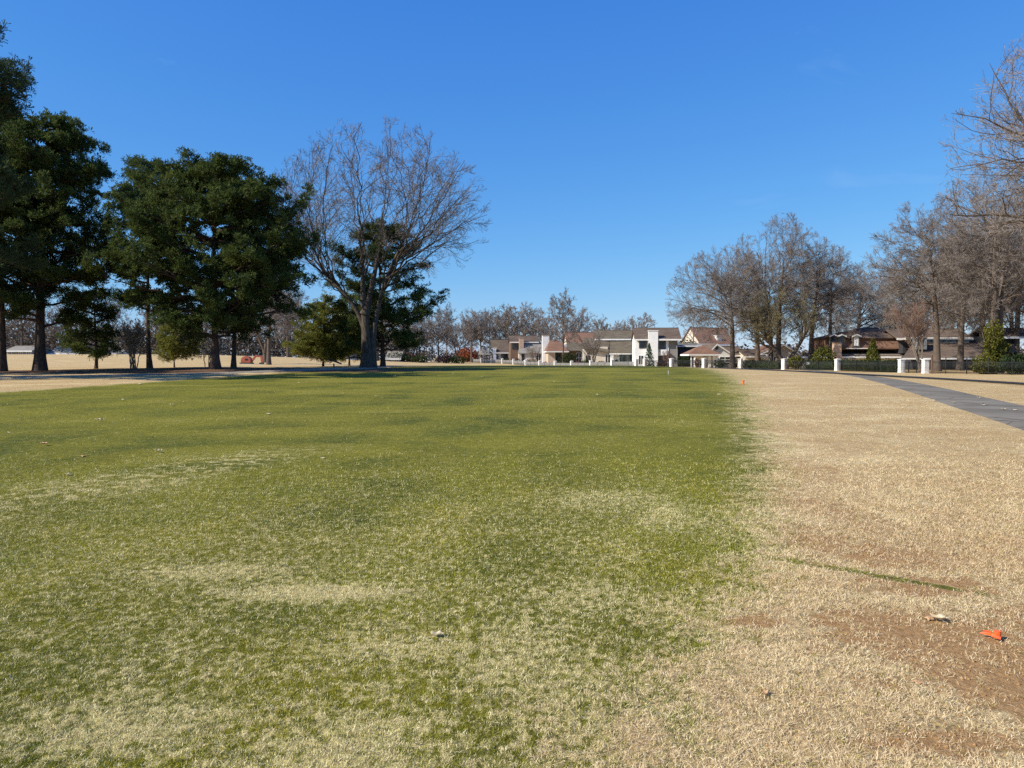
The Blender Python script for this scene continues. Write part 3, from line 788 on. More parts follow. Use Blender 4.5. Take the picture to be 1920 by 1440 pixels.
for q, (px, d, dat, s, rz, lb) in enumerate([
        (948, 300, gA, 1.45, .9, 'bare tree behind the bungalow chimney'), (1032, 262, gC, 1.25, 1.3, 'bare tree rising behind the white chimney of the red roofed house'), (1085, 255, gA, 1.2, 3.0, 'bare tree behind the reddish roof ridge'),
        (1150, 245, gC, 1.05, 2.0, 'bare tree behind the middle of the olive roof'), (918, 325, gB, 1.3, 2.0, 'slim bare tree behind the gazebo'), (868, 310, gC, 1.3, .4, 'bare tree behind the russet bush'),
        (776, 250, gA, .95, .2, 'first bare tree right of the layered pine'), (800, 262, gB, .95, 1.4, 'bushy bare tree above the left white gable'),
        (822, 255, gA, 1.10, 2.1, 'bare tree above the right white gable'), (838, 270, gB, 1.18, .7, 'tallest bare tree of the brown thicket'),
        (856, 265, gC, 1.05, 2.7, 'bare tree at the right end of the brown thicket'), (751, 245, gC, .85, 1.9, 'low bare tree half hidden by the layered pine'),
        (790, 300, gC, 1.15, 3.3, 'farther bare tree deep in the brown thicket'), (934, 330, gC, 1.15, 4.0, 'bare tree beyond the low brown roof left of the houses')]):
    place_tree('bare_tree', dat, None, WX(px, d), d, lb, 'tree', 'brown thicket of bare trees', rz, s)
place_tree('bare_tree', d4, None, WX(504, 98), 98, 'bare tree with a pale lit trunk beyond the pines', 'tree', None, 1.2, .62)
place_tree('bare_tree', gC, None, WX(497, 130), 130, 'spreading bare tree behind the pale lit trunk', 'tree', None, 0.2, 1.0)
for q, (px, d, s_, lb) in enumerate([
        (42, 205, 1.1, 'far bare tree between the two leftmost pine trunks'), (130, 215, 1.2, 'far bare tree between the massive pine and the ragged evergreen'), (212, 220, 1.0, 'far bare tree just left of the little pale tree'),
        (305, 212, 1.15, 'far bare tree right of the slender pine trunk'), (362, 222, 1.1, 'far bare tree left of the broad pine trunk'), (468, 225, 1.2, 'far bare tree above the orange machine'),
        (540, 218, 1.25, 'far bare tree between the pale lit trunk and the young pine'), (738, 235, 1.1, 'far bare tree against the right side of the oak trunks')]):
    place_tree('bare_tree', (gA, gC, gB)[q % 3], None, WX(px, d), d, lb, 'tree', 'far wood beyond the left field', q * 1.7, s_)


# far woods that read as one mass
def woods(name, seed, n, px0, px1, d0, d1, sc0, sc1, mat, label):
    g = np.random.default_rng(seed)
    proto = []
    for k in range(3):
        (wv_, wf), (fv, ff) = bare_tree(80 + k, (0, 0, 8.2, 5.2, 4.6, 7.2), [([(0, 0, -.3), (0, 0, 3), (.1, 0, 6), (0, 0, 10)], [.26, .22, .16, .06])], n1=9, n=(4, 4, 4, 0), low=-.7, t_from=.25, twig=.045)
        proto.append((fv, ff)); 
        if k == 0: wood0 = (wv_, wf)
    parts = []
    for k in range(n):
        d = g.uniform(d0, d1); px = px0 + (px1 - px0) * (k + g.uniform(0, 1)) / n
        x = WX(px, d); a_ = g.uniform(0, 6.28); s_ = g.uniform(sc0, sc1)
        ca, sa = math.cos(a_) * s_, math.sin(a_) * s_
        M = np.array([[ca, -sa, 0], [sa, ca, 0], [0, 0, s_]])
        v, f = proto[k % 3]
        parts.append((v @ M.T + np.array([x, d, H(x, d)]), f))
        if k % 6 == 0: parts.append((wood0[0] @ M.T + np.array([x, d, H(x, d)]), wood0[1]))
    o = obj(name, mesh(name, *joined(parts), mat), None, label, 'woods', None, 'stuff')


woods('distant_woods', 1, 46, -160, 770, 255, 330, 1.0, 1.35, m_twig_far, 'grey-brown winter wood along the far left field')
woods('distant_woods', 2, 22, 740, 1330, 370, 480, .5, .8, m_twig_far, 'low grey wood far behind the houses')
woods('distant_woods', 3, 20, 1290, 2080, 185, 250, .8, 1.15, m_twig, 'brown winter wood behind the houses at the right')


# ------------------------------------------------------------------ leafy shrubs and hedges
def leaves(seed, n, boxes, size, mat, nm, shape='ell', hollow=0.55):
    """leaf faces spread through ellipsoids/boxes (cx,cy,cz,rx,ry,rz)"""
    g = np.random.default_rng(seed)
    C = []
    vol = np.array([b[3] * b[4] * b[5] for b in boxes]); cnt = np.maximum((n * vol / vol.sum()).astype(int), 8)
    for bx, c_ in zip(boxes, cnt):
        if shape == 'box':
            p = g.uniform(-1, 1, (c_, 3))
        elif shape == 'cone':
            z = g.uniform(0, 1, c_) ** 1.3; a = g.uniform(0, 6.283, c_); rr = np.sqrt(g.uniform(hollow ** 2, 1, c_)) * (1 - z) ** .75 * g.uniform(.85, 1.15, c_)
            p = np.stack([rr * np.cos(a), rr * np.sin(a), z * 2 - 1], -1)
        else:
            p = norm(g.normal(0, 1, (c_, 3))) * (g.uniform(hollow ** 3, 1.1, (c_, 1)) ** (1 / 3))
            p *= 1 + .18 * np.sin(p[:, :1] * 7 + seed) * np.cos(p[:, 2:] * 6 + p[:, 1:2] * 5)
        C.append(np.array(bx[:3]) + p * np.array(bx[3:6]))
    C = np.concatenate(C); M = len(C)
    u = norm(g.normal(0, 1, (M, 3))); w = norm(np.cross(u, g.normal(0, 1, (M, 3))))
    s = size * g.uniform(.6, 1.3, (M, 1))
    V = np.stack([C - u * s, C + w * s * .45, C + u * s, C - w * s * .45], 1).reshape(-1, 3)
    if not nm.startswith('under'): V[:, 2] = np.maximum(V[:, 2], -0.05)
    return mesh(nm, V, np.arange(M * 4).reshape(-1, 4), mat)


def stems(seed, n, h, spread, r, mat, nm):
    g = np.random.default_rng(seed)
    S0 = np.stack([g.normal(0, spread * .12, n), g.normal(0, spread * .12, n), np.full(n, -.1)], -1)
    d = np.stack([g.normal(0, spread, n), g.normal(0, spread, n), np.full(n, h)], -1)
    P, Rr = grow(S0, d, np.full(n, h), 6, np.full(n, r), np.full(n, r * .3), g, .05, .08)
    return mesh(nm, *tubes(P, Rr, 5), mat, smooth=True)


def shrub(name, px, d, seed, n, boxes, size, mat, label, cat='shrub', shape='ell', stem=(5, 1.0, .3, .04), group=None, hollow=.55, rz=0):
    x = WX(px, d)
    root = obj(name, None, None, label, cat, group, None, (x, d, H(x, d)), rz)
    obj('foliage', leaves(seed, n, boxes, size, mat, name + str(seed), shape, hollow), root)
    if stem: obj('stem', stems(seed, *stem, m_bark_grey, name + '_stem' + str(seed)), root)
    return root


m_brush = leafmat('winter_brush', (0.085, 0.066, 0.052), (0.16, 0.128, 0.10), (0.07, 0.072, 0.045))
SH = 'shrubs along the fence'
shrub('conical_evergreen', 1636, 107, 1, 2600, [(0, 0, 2.35, 1.35, 1.3, 2.25)], .16, m_leaf_yel, 'upright cone-shaped evergreen standing behind the hedge', 'evergreen', 'cone', (1, 2.5, .05, .08))
shrub('round_evergreen', 1544, 119, 2, 1800, [(0, 0, 1.9, 1.7, 1.4, 1.7)], .17, m_leaf_yel, 'dark rounded evergreen left of the tan brick chimney', 'evergreen', 'ell', (3, 1.5, .2, .06))
shrub('leafy_shrub', 1493, 122, 3, 900, [(0, 0, 1.2, 1.2, .9, 1.0)], .17, m_leaf_yel, 'yellow-green shrub beside the cart path at the fence', 'shrub', 'ell', (5, 1.0, .3, .03), SH)
shrub('ivy_clad_tree', 1862, 90, 4, 5200, [(0, 0, 4.2, 1.1, 1.0, 2.2), (-.3, 0, 1.3, 1.9, 1.2, 1.2), (.6, .2, 2.6, 1.5, 1.0, 1.6)], .15, m_leaf_yel, 'tall yellow-green ivy clump climbing a trunk at the fence', 'ivy', 'ell', (2, 5.2, .12, .16), None, .3)
shrub('leafy_shrub', 1850, 88.5, 5, 1500, [(0, 0, .75, 1.7, .8, .75)], .14, m_leaf_yel, 'low yellow-green shrub at the foot of the ivy clump', 'shrub', 'ell', None, SH)
shrub('leafy_shrub', 1915, 87, 6, 2600, [(0, 0, 1.1, 2.6, 1.0, 1.2)], .15, m_leaf_dark, 'dark green shrub at the right end of the fence', 'shrub', 'ell', (5, 1.0, .5, .03), SH)
shrub('leafy_shrub', 1289, 192, 7, 1500, [(0, 0, 4.6, 2.9, 2, 1.9), (.6, 0, 2.4, 2.4, 1.8, 1.8)], .26, m_leaf_dark, 'rounded dark evergreen between the white house and the big gabled roof', 'tree', 'ell', (2, 4.5, .2, .15))
shrub('leafy_shrub', 1282, 158, 8, 700, [(0, 0, 1.3, 1.6, 1.0, 1.0)], .2, m_leaf_dark, 'dark bush behind the fence right of the white house', 'shrub', 'ell', (5, 1.0, .4, .03), SH)
shrub('slender_evergreen', 1217, 157, 9, 900, [(0, 0, 2.5, 1.35, 1.2, 2.4)], .2, m_leaf_mag, 'open blue-green young evergreen before the white chimney', 'evergreen', 'cone', (1, 4.2, .05, .06), None, .1)
shrub('russet_bush', 876, 296, 10, 2200, [(0, 0, 2.9, 4.2, 2.5, 2.7)], .34, m_leaf_red, 'bright russet red bush left of the gazebo', 'bush', 'ell', (5, 1.5, .8, .06), None, .35)
shrub('maroon_bush', 927, 268, 11, 900, [(0, 0, 1.1, 1.9, 1.1, 1.1)], .24, m_leaf_brown, 'low maroon bush behind the fence right of the gazebo', 'bush', 'ell', None)
shrub('leafy_shrub', 1067, 197, 12, 900, [(0, 0, 2.2, 1.9, 1.2, 1.6)], .22, m_leaf_dark, 'dark green shrub by the tan walled house', 'shrub', 'ell', (4, 1.4, .3, .05), SH)
shrub('potted_shrub', 1156, 172, 13, 350, [(0, 0, .9, .6, .6, .9)], .16, m_leaf_dark, 'dark shrub on the patio left of the glass doors', 'shrub', 'ell', (3, .7, .1, .03))
shrub('potted_shrub', 1306, 145, 14, 300, [(0, 0, .9, .5, .5, .9)], .14, m_leaf_brown, 'twiggy brown shrub by the hipped pavilion', 'shrub', 'ell', (3, .8, .1, .03))
GARD = [(1026, 212, .9, m_leaf_brown, 'maroon'), (1050, 200, 1.1, m_leaf_dark, 'dark green'), (1083, 190, 1.0, m_leaf_brown, 'maroon'), (1098, 182, 1.2, m_leaf_dark, 'dark green'), (1126, 175, 1.0, m_brush, 'brown'),
        (1172, 166, .8, m_leaf_dark, 'dark green'), (1242, 158, .9, m_leaf_brown, 'maroon'), (967, 240, 1.3, m_leaf_brown, 'maroon'), (996, 226, 1.2, m_brush, 'brown'), (952, 252, 1.2, m_leaf_dark, 'dark green'), (912, 280, 1.3, m_brush, 'brown'), (1404, 133, 1.0, m_brush, 'brown'), (1348, 137, .9, m_leaf_dark, 'dark green')]
GW = ['at the left corner of the tan walled house', 'under the upright bare tree', 'below the pergola beam', 'behind the wide forked bare tree', 'below the dark windows of the left wing',
      'before the green glass patio doors', 'under the white balcony', 'left of the white patio chairs', 'around the pale twiggy tree', 'before the bungalow windows', 'under the gazebo rail', 'left of the dark hedge by the garage trees', 'beside the glazed garage door']
for q, (px, d, s_, mt, cn) in enumerate(GARD):
    shrub('garden_bush', px, d, 400 + q, int(420 * s_), [(0, 0, s_ * .8, s_ * 1.3, s_ * .8, s_ * .8)], .17, mt, cn + ' bush ' + GW[q], 'bush', 'ell', (4, .8, .25, .03), 'garden bushes behind the fence')
for q, (px, d, s_) in enumerate([(745, 232, 2.0), (765, 236, 1.8), (788, 228, 1.5), (836, 240, 1.7), (858, 238, 1.6)]):
    shrub('brown_bush', px, d, 20 + q, 700, [(0, 0, s_ * .7, s_ * 1.9, s_, s_ * .75)], .26, m_leaf_brown if q % 2 else m_leaf_dark,
          ('dark bush beside the leaning grey roof', 'maroon bush behind the thicket', 'dark bush left of the two white gables', 'maroon bush between white gable and russet bush', 'dark bush next to the russet bush')[q], 'bush')


def brush(seed, px0, px1, d0, d1, hh, n, label):
    g = np.random.default_rng(seed); bx = []
    for k in range(n):
        d = g.uniform(d0, d1); x = WX(px0 + (px1 - px0) * (k + g.uniform(0, 1)) / n, d); h_ = hh * g.uniform(.5, 1.1)
        bx.append((x, d, H(x, d) + h_ * .42, h_ * g.uniform(.9, 1.7), 2.0, h_ * .55))
    me_ = leaves(seed, n * 420, bx, .5, m_brush, 'undergrowth%d' % seed, 'ell', .3)
    obj('undergrowth', me_, None, label, 'undergrowth', None, 'stuff')


brush(301, -150, 760, 232, 268, 12.5, 100, 'brown winter undergrowth along the far edge of the left field')
brush(302, 730, 1330, 335, 365, 5.5, 30, 'low winter undergrowth far behind the houses')
brush(303, 1380, 2050, 172, 190, 5.0, 32, 'winter undergrowth behind the houses at the right')


def hedge(seed, a, b_, h_, w, label):
    ax, ay = WX(*a), a[1]; bx, by = WX(*b_), b_[1]
    L = math.hypot(bx - ax, by - ay); rz = math.atan2(by - ay, bx - ax)
    root = obj('hedge', None, None, label, 'hedge', 'dark hedges behind the fence', None, (ax, ay, H((ax + bx) / 2, (ay + by) / 2)), rz)
    g = np.random.default_rng(seed)
    boxes = [(x, 0, h_ * .5, .55, w, h_ * .5 * g.uniform(.85, 1.08)) for x in np.arange(.3, L, .6)]
    obj('foliage', leaves(seed, int(L * 330), boxes, .12, m_leaf_dark, 'hedge%d' % seed, 'box'), root)
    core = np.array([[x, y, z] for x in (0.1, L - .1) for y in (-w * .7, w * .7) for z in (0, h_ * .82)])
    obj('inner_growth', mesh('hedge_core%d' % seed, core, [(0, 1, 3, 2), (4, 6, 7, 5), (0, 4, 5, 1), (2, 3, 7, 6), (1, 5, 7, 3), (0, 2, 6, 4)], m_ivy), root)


hedge(71, (1574, 114.5), (1686, 99.2), 1.62, .45, 'long dark clipped hedge between the cart path and the reddish tree')
hedge(72, (1512, 121), (1566, 115.5), 1.6, .45, 'short dark hedge below the rounded evergreen')
hedge(73, (1396, 131), (1462, 125.5), 1.45, .4, 'dark hedge left of the cart path end')


# ------------------------------------------------------------------ mesh building blocks
BOXF = [(0, 1, 3, 2), (4, 6, 7, 5), (0, 4, 5, 1), (2, 3, 7, 6), (1, 5, 7, 3), (0, 2, 6, 4)]


def boxv(x0, x1, y0, y1, z0, z1): return [(x, y, z) for x in (x0, x1) for y in (y0, y1) for z in (z0, z1)]


class MB:
    def __init__(s): s.v, s.f = [], []
    def add(s, v, f):
        o = len(s.v); s.v += list(v); s.f += [tuple(i + o for i in q) for q in f]; return s
    def box(s, *a): return s.add(boxv(*a), BOXF)
    def prism(s, poly, z0, z1):
        n = len(poly)
        return s.add([(x, y, z0) for x, y in poly] + [(x, y, z1) for x, y in poly],
                     [tuple(range(n - 1, -1, -1)), tuple(range(n, 2 * n))] + [(i, (i + 1) % n, n + (i + 1) % n, n + i) for i in range(n)])
    def slab(s, quad, th):
        """a 3- or 4-cornered sheet given thickness downwards"""
        n = len(quad)
        lo = [(x, y, z - th) for x, y, z in quad]
        return s.add(list(quad) + lo, [tuple(range(n)), tuple(range(2 * n - 1, n - 1, -1))] + [(i, n + i, n + (i + 1) % n, (i + 1) % n) for i in range(n)])
    def me(s, nm, mat): return mesh(nm, s.v, s.f, mat)


def plain(name, c, rough=.7, spec=.3): return mottled(name, tuple(x * .88 for x in c), tuple(min(1, x * 1.06) for x in c), 1.5, rough, spec, 0.05)


def brickmat(name, c1, c2, mortar, scale=5):
    m, t, b = newmat(name, .9, .15)
    tc = t.nodes.new('ShaderNodeTexCoord').outputs['Object']
    mp = t.nodes.new('ShaderNodeMapping'); mp.inputs['Rotation'].default_value = (R(90), 0, 0); t.links.new(tc, mp.inputs['Vector'])
    br = t.nodes.new('ShaderNodeTexBrick'); br.inputs['Scale'].default_value = scale
    br.inputs['Color1'].default_value = c1 + (1,); br.inputs['Color2'].default_value = c2 + (1,); br.inputs['Mortar'].default_value = mortar + (1,)
    br.inputs['Mortar Size'].default_value = .02
    t.links.new(mp.outputs['Vector'], br.inputs['Vector'])
    n = noise(t, tc, 1.2, 4, .6)
    t.links.new(mixc(t, n.step(.45, .75) * .35, br.outputs['Color'], tuple(x * .6 for x in c2)), b.inputs['Base Color'])
    return m


def roofmat(name, c1, c2, c3):
    m, t, b = newmat(name, .95, .1)
    tc = t.nodes.new('ShaderNodeTexCoord').outputs['Object']
    n1 = noise(t, tc, 1.1, 5, .65, .3, (.5, .5, 2.5)); n2 = noise(t, tc, 9, 3, .7, 0, (.6, .6, 3)); n3 = noise(t, tc, .35, 4, .6)
    c = mixc(t, (n1 * .6 + n2 * .4).step(.36, .62), c1, c2)
    c = mixc(t, n3.step(.48, .68) * .6, c, c3)
    t.links.new(c, b.inputs['Base Color']); bump(t, b, n2, .5, .03)
    return m


def wallsiding(name, c):
    m, t, b = newmat(name, .8, .2)
    tc = t.nodes.new('ShaderNodeTexCoord').outputs['Object']
    n1, n2 = noise(t, tc, .8, 4, .6), noise(t, tc, 7, 3, .6)
    t.links.new(mixc(t, (n1 * .7 + n2 * .3).step(.4, .7), c, tuple(x * .84 for x in c)), b.inputs['Base Color'])
    return m


m_white = wallsiding('white_painted_brick', (.82, .81, .78))
m_trim = plain('white_trim', (.78, .77, .74))
m_cream = wallsiding('cream_stucco', (.60, .53, .44))
m_tan = brickmat('tan_brick', (.50, .34, .24), (.42, .27, .18), (.55, .46, .38))
m_tanwall = wallsiding('tan_wall', (.55, .42, .31))
m_greywall = wallsiding('grey_siding', (.26, .25, .23))
m_darkwall = wallsiding('dark_siding', (.045, .045, .05))
m_brownwall = wallsiding('brown_siding', (.17, .11, .075))
m_roof_br = roofmat('brown_shingles', (.092, .066, .050), (.155, .115, .088), (.12, .080, .058))
m_roof_red = roofmat('red_brown_shingles', (.16, .088, .060), (.25, .145, .10), (.19, .105, .07))
m_roof_ol = roofmat('olive_brown_shingles', (.098, .080, .056), (.165, .138, .098), (.13, .09, .062))
m_roof_gr = roofmat('grey_shingles', (.20, .18, .155), (.31, .285, .25), (.22, .20, .17))
m_roof_dk = roofmat('dark_brown_shingles', (.095, .07, .056), (.165, .125, .10), (.12, .09, .072))
m_metal = mottled('blue_grey_metal', (.16, .19, .21), (.24, .27, .29), 2, .5, .5, 0)
m_black = mottled('black_iron', (.012, .012, .013), (.022, .022, .023), 8, .5, .4, 0)
m_frame = plain('dark_window_frame', (.06, .055, .05))
m_glass, t, b = newmat('window_glass', .08, .6)
b.inputs['Base Color'].default_value = (.015, .019, .022, 1)
t.links.new(mixc(t, noise(t, t.nodes.new('ShaderNodeTexCoord').outputs['Object'], 1.4, 3).step(.4, .65), (.012, .015, .018), (.05, .055, .055)), b.inputs['Base Color'])
m_glass_gr, t, b = newmat('green_glass', .1, .6)
t.links.new(mixc(t, noise(t, t.nodes.new('ShaderNodeTexCoord').outputs['Object'], .9, 3).step(.4, .65), (.05, .085, .07), (.16, .20, .17)), b.inputs['Base Color'])
m_curtain = plain('window_with_white_curtain', (.80, .80, .76), .4, .5)
m_wood = mottled('weathered_wood', (.12, .075, .05), (.2, .13, .09), 4, .9, .1, .3, (4, 4, .6))
m_greyfence = mottled('grey_weathered_boards', (.20, .19, .18), (.30, .285, .265), 3, .9, .1, .2)


class House:
    def __init__(s, name, label, px, d, rz=0.0, cat='house', group=None):
        s.px, s.d, s.m = px, d, d / FPX
        s.x = WX(px, d); s.g = H(s.x, d)
        s.root = obj(name, None, None, label, cat, group, None, (s.x, d, s.g), R(rz)); s.n = name
    def X(s, px): return (px - s.px) * s.m
    def Z(s, y): return -0.25 if y is None else EYE + (HOR - y) * s.m - s.g
    def part(s, name, mb, mat, parent=None, label=None): return obj(name, mb.me(s.n + '_' + name, mat), parent or s.root, label)
    def box(s, name, mat, p0, p1, yt, yb, f, dep, parent=None, label=None):
        return s.part(name, MB().box(s.X(p0), s.X(p1), f, f + dep, s.Z(yb), s.Z(yt)), mat, parent, label)
    def gable(s, mat, p0, p1, yr, ye, f, dep, th=.25, wall=None, back=None):
        """ridge along the facade; p0..p1 with overhang"""
        x0, x1, zr, ze = s.X(p0), s.X(p1), s.Z(yr), s.Z(ye); my = f + dep / 2 if back is None else back
        r = s.part('roof', MB().slab([(x0, f, ze), (x1, f, ze), (x1, my, zr), (x0, my, zr)], th).slab([(x0, my + .01, zr), (x1, my + .01, zr), (x1, f + dep, ze), (x0, f + dep, ze)], th), mat)
        obj('ridge_cap', MB().box(x0 - .02, x1 + .02, my - .16, my + .16, zr - .06, zr + .07).me('ridge', mat), r)
        obj('eave_board', MB().box(x0, x1, f - .06, f + .05, ze - th - .12, ze - .04).me('eave', m_trim), r)
        if wall:
            i = .35
            for q in (x0 + i, x1 - i - .2):
                s.part('gable_wall', MB().add([(q, f + .5, ze - th), (q, f + dep - .5, ze - th), (q, my, zr - th - .1), (q + .2, f + .5, ze - th), (q + .2, f + dep - .5, ze - th), (q + .2, my, zr - th - .1)],
                                             [(0, 1, 2), (5, 4, 3), (0, 3, 4, 1), (1, 4, 5, 2), (2, 5, 3, 0)]), wall)
        return r
    def hip(s, mat, p0, p1, r0, r1, yr, ye, f, dep, fascia=True, name='roof'):
        x0, x1, a, c, zr, ze, my = s.X(p0), s.X(p1), s.X(r0), s.X(r1), s.Z(yr), s.Z(ye), f + dep / 2
        v = [(x0, f, ze), (x1, f, ze), (x1, f + dep, ze), (x0, f + dep, ze), (a, my, zr), (max(c, a + .02), my, zr)]
        r = s.part(name, MB().add(v, [(0, 1, 5, 4), (1, 2, 5), (2, 3, 4, 5), (3, 0, 4), (3, 2, 1, 0)]), mat)
        if fascia: obj('eave_board', MB().box(x0 - .03, x1 + .03, f - .06, f + dep + .06, ze - .30, ze - .01).me('fascia', m_trim), r)
        return r
    def front_gable(s, roof, wallm, p0, p1, pk, yr, ye, f, dep, yb=None):
        x0, x1, xp, zr, ze = s.X(p0), s.X(p1), s.X(pk), s.Z(yr), s.Z(ye)
        zb = s.Z(yb)
        s.part('wall', MB().add([(x0 + .3, f, zb), (x1 - .3, f, zb), (x1 - .3, f, ze), (xp, f, zr - .2), (x0 + .3, f, ze), (x0 + .3, f + dep, zb), (x1 - .3, f + dep, zb), (x1 - .3, f + dep, ze), (xp, f + dep, zr - .2), (x0 + .3, f + dep, ze)],
                               [(0, 1, 2, 3, 4), (9, 8, 7, 6, 5), (0, 5, 6, 1), (1, 6, 7, 2), (0, 4, 9, 5), (2, 7, 8, 3), (3, 8, 9, 4)]), wallm)
        r = s.part('roof', MB().slab([(x0, f - .4, ze), (xp, f - .4, zr), (xp, f + dep, zr), (x0, f + dep, ze)], .18).slab([(xp + .01, f - .4, zr), (x1, f - .4, ze), (x1, f + dep, ze), (xp + .01, f + dep, zr)], .18), roof)
        for (a, za, c, zc) in ((x0, ze, xp, zr), (xp + .01, zr, x1, ze)):
            obj('barge_board', MB().add([(a, f - .47, za - .3), (c, f - .47, zc - .3), (c, f - .47, zc), (a, f - .47, za), (a, f - .41, za - .3), (c, f - .41, zc - .3), (c, f - .41, zc), (a, f - .41, za)],
                                        [(0, 1, 2, 3), (7, 6, 5, 4), (0, 4, 5, 1), (1, 5, 6, 2), (2, 6, 7, 3), (3, 7, 4, 0)]).me('barge', m_trim), r)
        return r
    def window(s, p0, p1, y0, y1, f, nx=2, ny=1, fr=None, gl=None, name='window'):
        x0, x1, z0, z1 = s.X(p0), s.X(p1), s.Z(y1), s.Z(y0); w = min(.09, (x1 - x0) * .12)
        mb = MB().box(x0 - w, x0, f - .07, f + .06, z0 - w, z1 + w).box(x1, x1 + w, f - .07, f + .06, z0 - w, z1 + w).box(x0, x1, f - .07, f + .06, z1, z1 + w).box(x0, x1, f - .07, f + .06, z0 - w, z0)
        for k in range(1, nx):
            xx = x0 + (x1 - x0) * k / nx; mb.box(xx - w / 2, xx + w / 2, f - .06, f + .05, z0, z1)
        for k in range(1, ny):
            zz = z0 + (z1 - z0) * k / ny; mb.box(x0, x1, f - .055, f + .05, zz - w / 2, zz + w / 2)
        o = s.part(name, mb, fr or m_trim)
        obj('pane', MB().box(x0 + .005, x1 - .005, f - .03, f - .01, z0 + .005, z1 - .005).me('pane', gl or m_glass), o)
        return o
    def chimney(s, mat, p0, p1, yt, yb, f, dep, cap=None, taper=0.0):
        x0, x1, zt, zb = s.X(p0), s.X(p1), s.Z(yt), s.Z(yb); k = taper
        o = s.part('chimney', MB().add([(x0 - k, f, zb), (x0, f, zt), (x0 - k, f + dep, zb), (x0, f + dep, zt), (x1 + k, f, zb), (x1, f, zt), (x1 + k, f + dep, zb), (x1, f + dep, zt)], BOXF), mat)
        obj('chimney_cap', MB().box(x0 - .1, x1 + .1, f - .1, f + dep + .1, zt, zt + .14).me('cap', cap or mat), o)
        return o
    def dormer(s, roof, wallm, p0, p1, yr, ye, yb, f, dep, gl):
        x0, x1 = s.X(p0), s.X(p1); xm = (x0 + x1) / 2; zr, ze, zb = s.Z(yr), s.Z(ye), s.Z(yb)
        o = s.part('dormer', MB().add([(x0 + .15, f, zb), (x1 - .15, f, zb), (x1 - .15, f, ze), (xm, f, zr - .1), (x0 + .15, f, ze), (x0 + .15, f + dep, zb), (x1 - .15, f + dep, zb), (x1 - .15, f + dep, ze), (xm, f + dep, zr - .1), (x0 + .15, f + dep, ze)],
                                     [(0, 1, 2, 3, 4), (9, 8, 7, 6, 5), (0, 5, 6, 1), (1, 6, 7, 2), (0, 4, 9, 5), (2, 7, 8, 3), (3, 8, 9, 4)]), wallm)
        obj('dormer_roof', MB().slab([(x0, f - .25, ze), (xm, f - .25, zr), (xm, f + dep, zr), (x0, f + dep, ze)], .1).slab([(xm + .01, f - .25, zr), (x1, f - .25, ze), (x1, f + dep, ze), (xm + .01, f + dep, zr)], .1).me('dormer_roof', roof), o)
        obj('barge_board', MB().slab([(x0, f - .3, ze), (xm, f - .3, zr), (xm, f - .26, zr), (x0, f - .26, ze)], .22).slab([(xm + .01, f - .3, zr), (x1, f - .3, ze), (x1, f - .26, ze), (xm + .01, f - .26, zr)], .22).me('dormer_barge', m_trim), o)
        # arched window
        w = (x1 - x0) * .24; zc = ze - w * .4; zb2 = zb + (ze - zb) * .12
        poly = [(xm - w, zb2), (xm + w, zb2)] + [(xm + w * math.cos(a), zc + w * math.sin(a)) for a in np.linspace(0, math.pi, 12)]
        n = len(poly)
        for k, (mat, e, yy) in enumerate(((m_frame, 1.22, f - .03), (gl, 1.0, f - .05))):
            cz = (zb2 + zc) / 2
            q = [(xm + (x - xm) * e, z_ + (z_ - cz) * (e - 1) * .6) for x, z_ in poly]
            v = [(x, yy, z_) for x, z_ in q] + [(x, f + .05, z_) for x, z_ in q]
            obj(('window_frame', 'pane')[k], mesh('arch%d' % k, v, [tuple(range(n - 1, -1, -1))] + [(i, (i + 1) % n, n + (i + 1) % n, n + i) for i in range(n)], mat), o)
        obj('glazing_bar', MB().box(xm - w, xm + w, f - .07, f - .045, zc - .08, zc).me('bar', m_frame), o)


# H1: long low house with clerestory, far right
h = House('low_brown_house', 'long dark brown house with a strip of clerestory windows, far right', 1790, 122, -4)
h.box('wall', m_darkwall, 1715, 1925, 668, None, 0, 9)
h.part('roof', MB().slab([(h.X(1690), -1.0, h.Z(670)), (h.X(1850), -1.0, h.Z(670)), (h.X(1838), 4.0, h.Z(641)), (h.X(1735), 4.0, h.Z(641))], .2)
       .slab([(h.X(1850), -1.0, h.Z(670)), (h.X(1930), 4.0, h.Z(656)), (h.X(1930), 4.2, h.Z(641)), (h.X(1838), 4.0, h.Z(641))], .2), m_roof_dk)
h.box('clerestory_wall', m_darkwall, 1716, 1925, 630, 662, 4.2, 6)
h.box('eave_board', m_trim, 1690, 1838, 671, 674, -1.08, .08)
h.box('upper_eave_board', m_trim, 1715, 1838, 631.5, 634, 3.12, .1)
h.box('flashing', m_trim, 1752, 1838, 640.2, 642.5, 3.9, .25)
h.gable(m_roof_dk, 1700, 1842, 613.5, 632, 3.3, 9)
h.gable(m_roof_dk, 1875, 1960, 612, 630, 3.0, 9)
for a in np.arange(1758, 1832, 12): h.window(a, a + 10, 634.5, 640, 4.17, 1, 1, m_frame)
h.chimney(m_metal, 1726, 1742, 633.5, 655, .6, 2.0, m_metal)
h.box('flue', m_frame, 1734, 1739, 621, 627, 1.4, .6); h.box('flue_collar', m_trim, 1733, 1740, 627.2, 632, 1.35, .75)
for a in (1760, 1786, 1812, 1868, 1894): h.window(a, a + 14, 676, 690, -.03, 2, 1, m_frame)

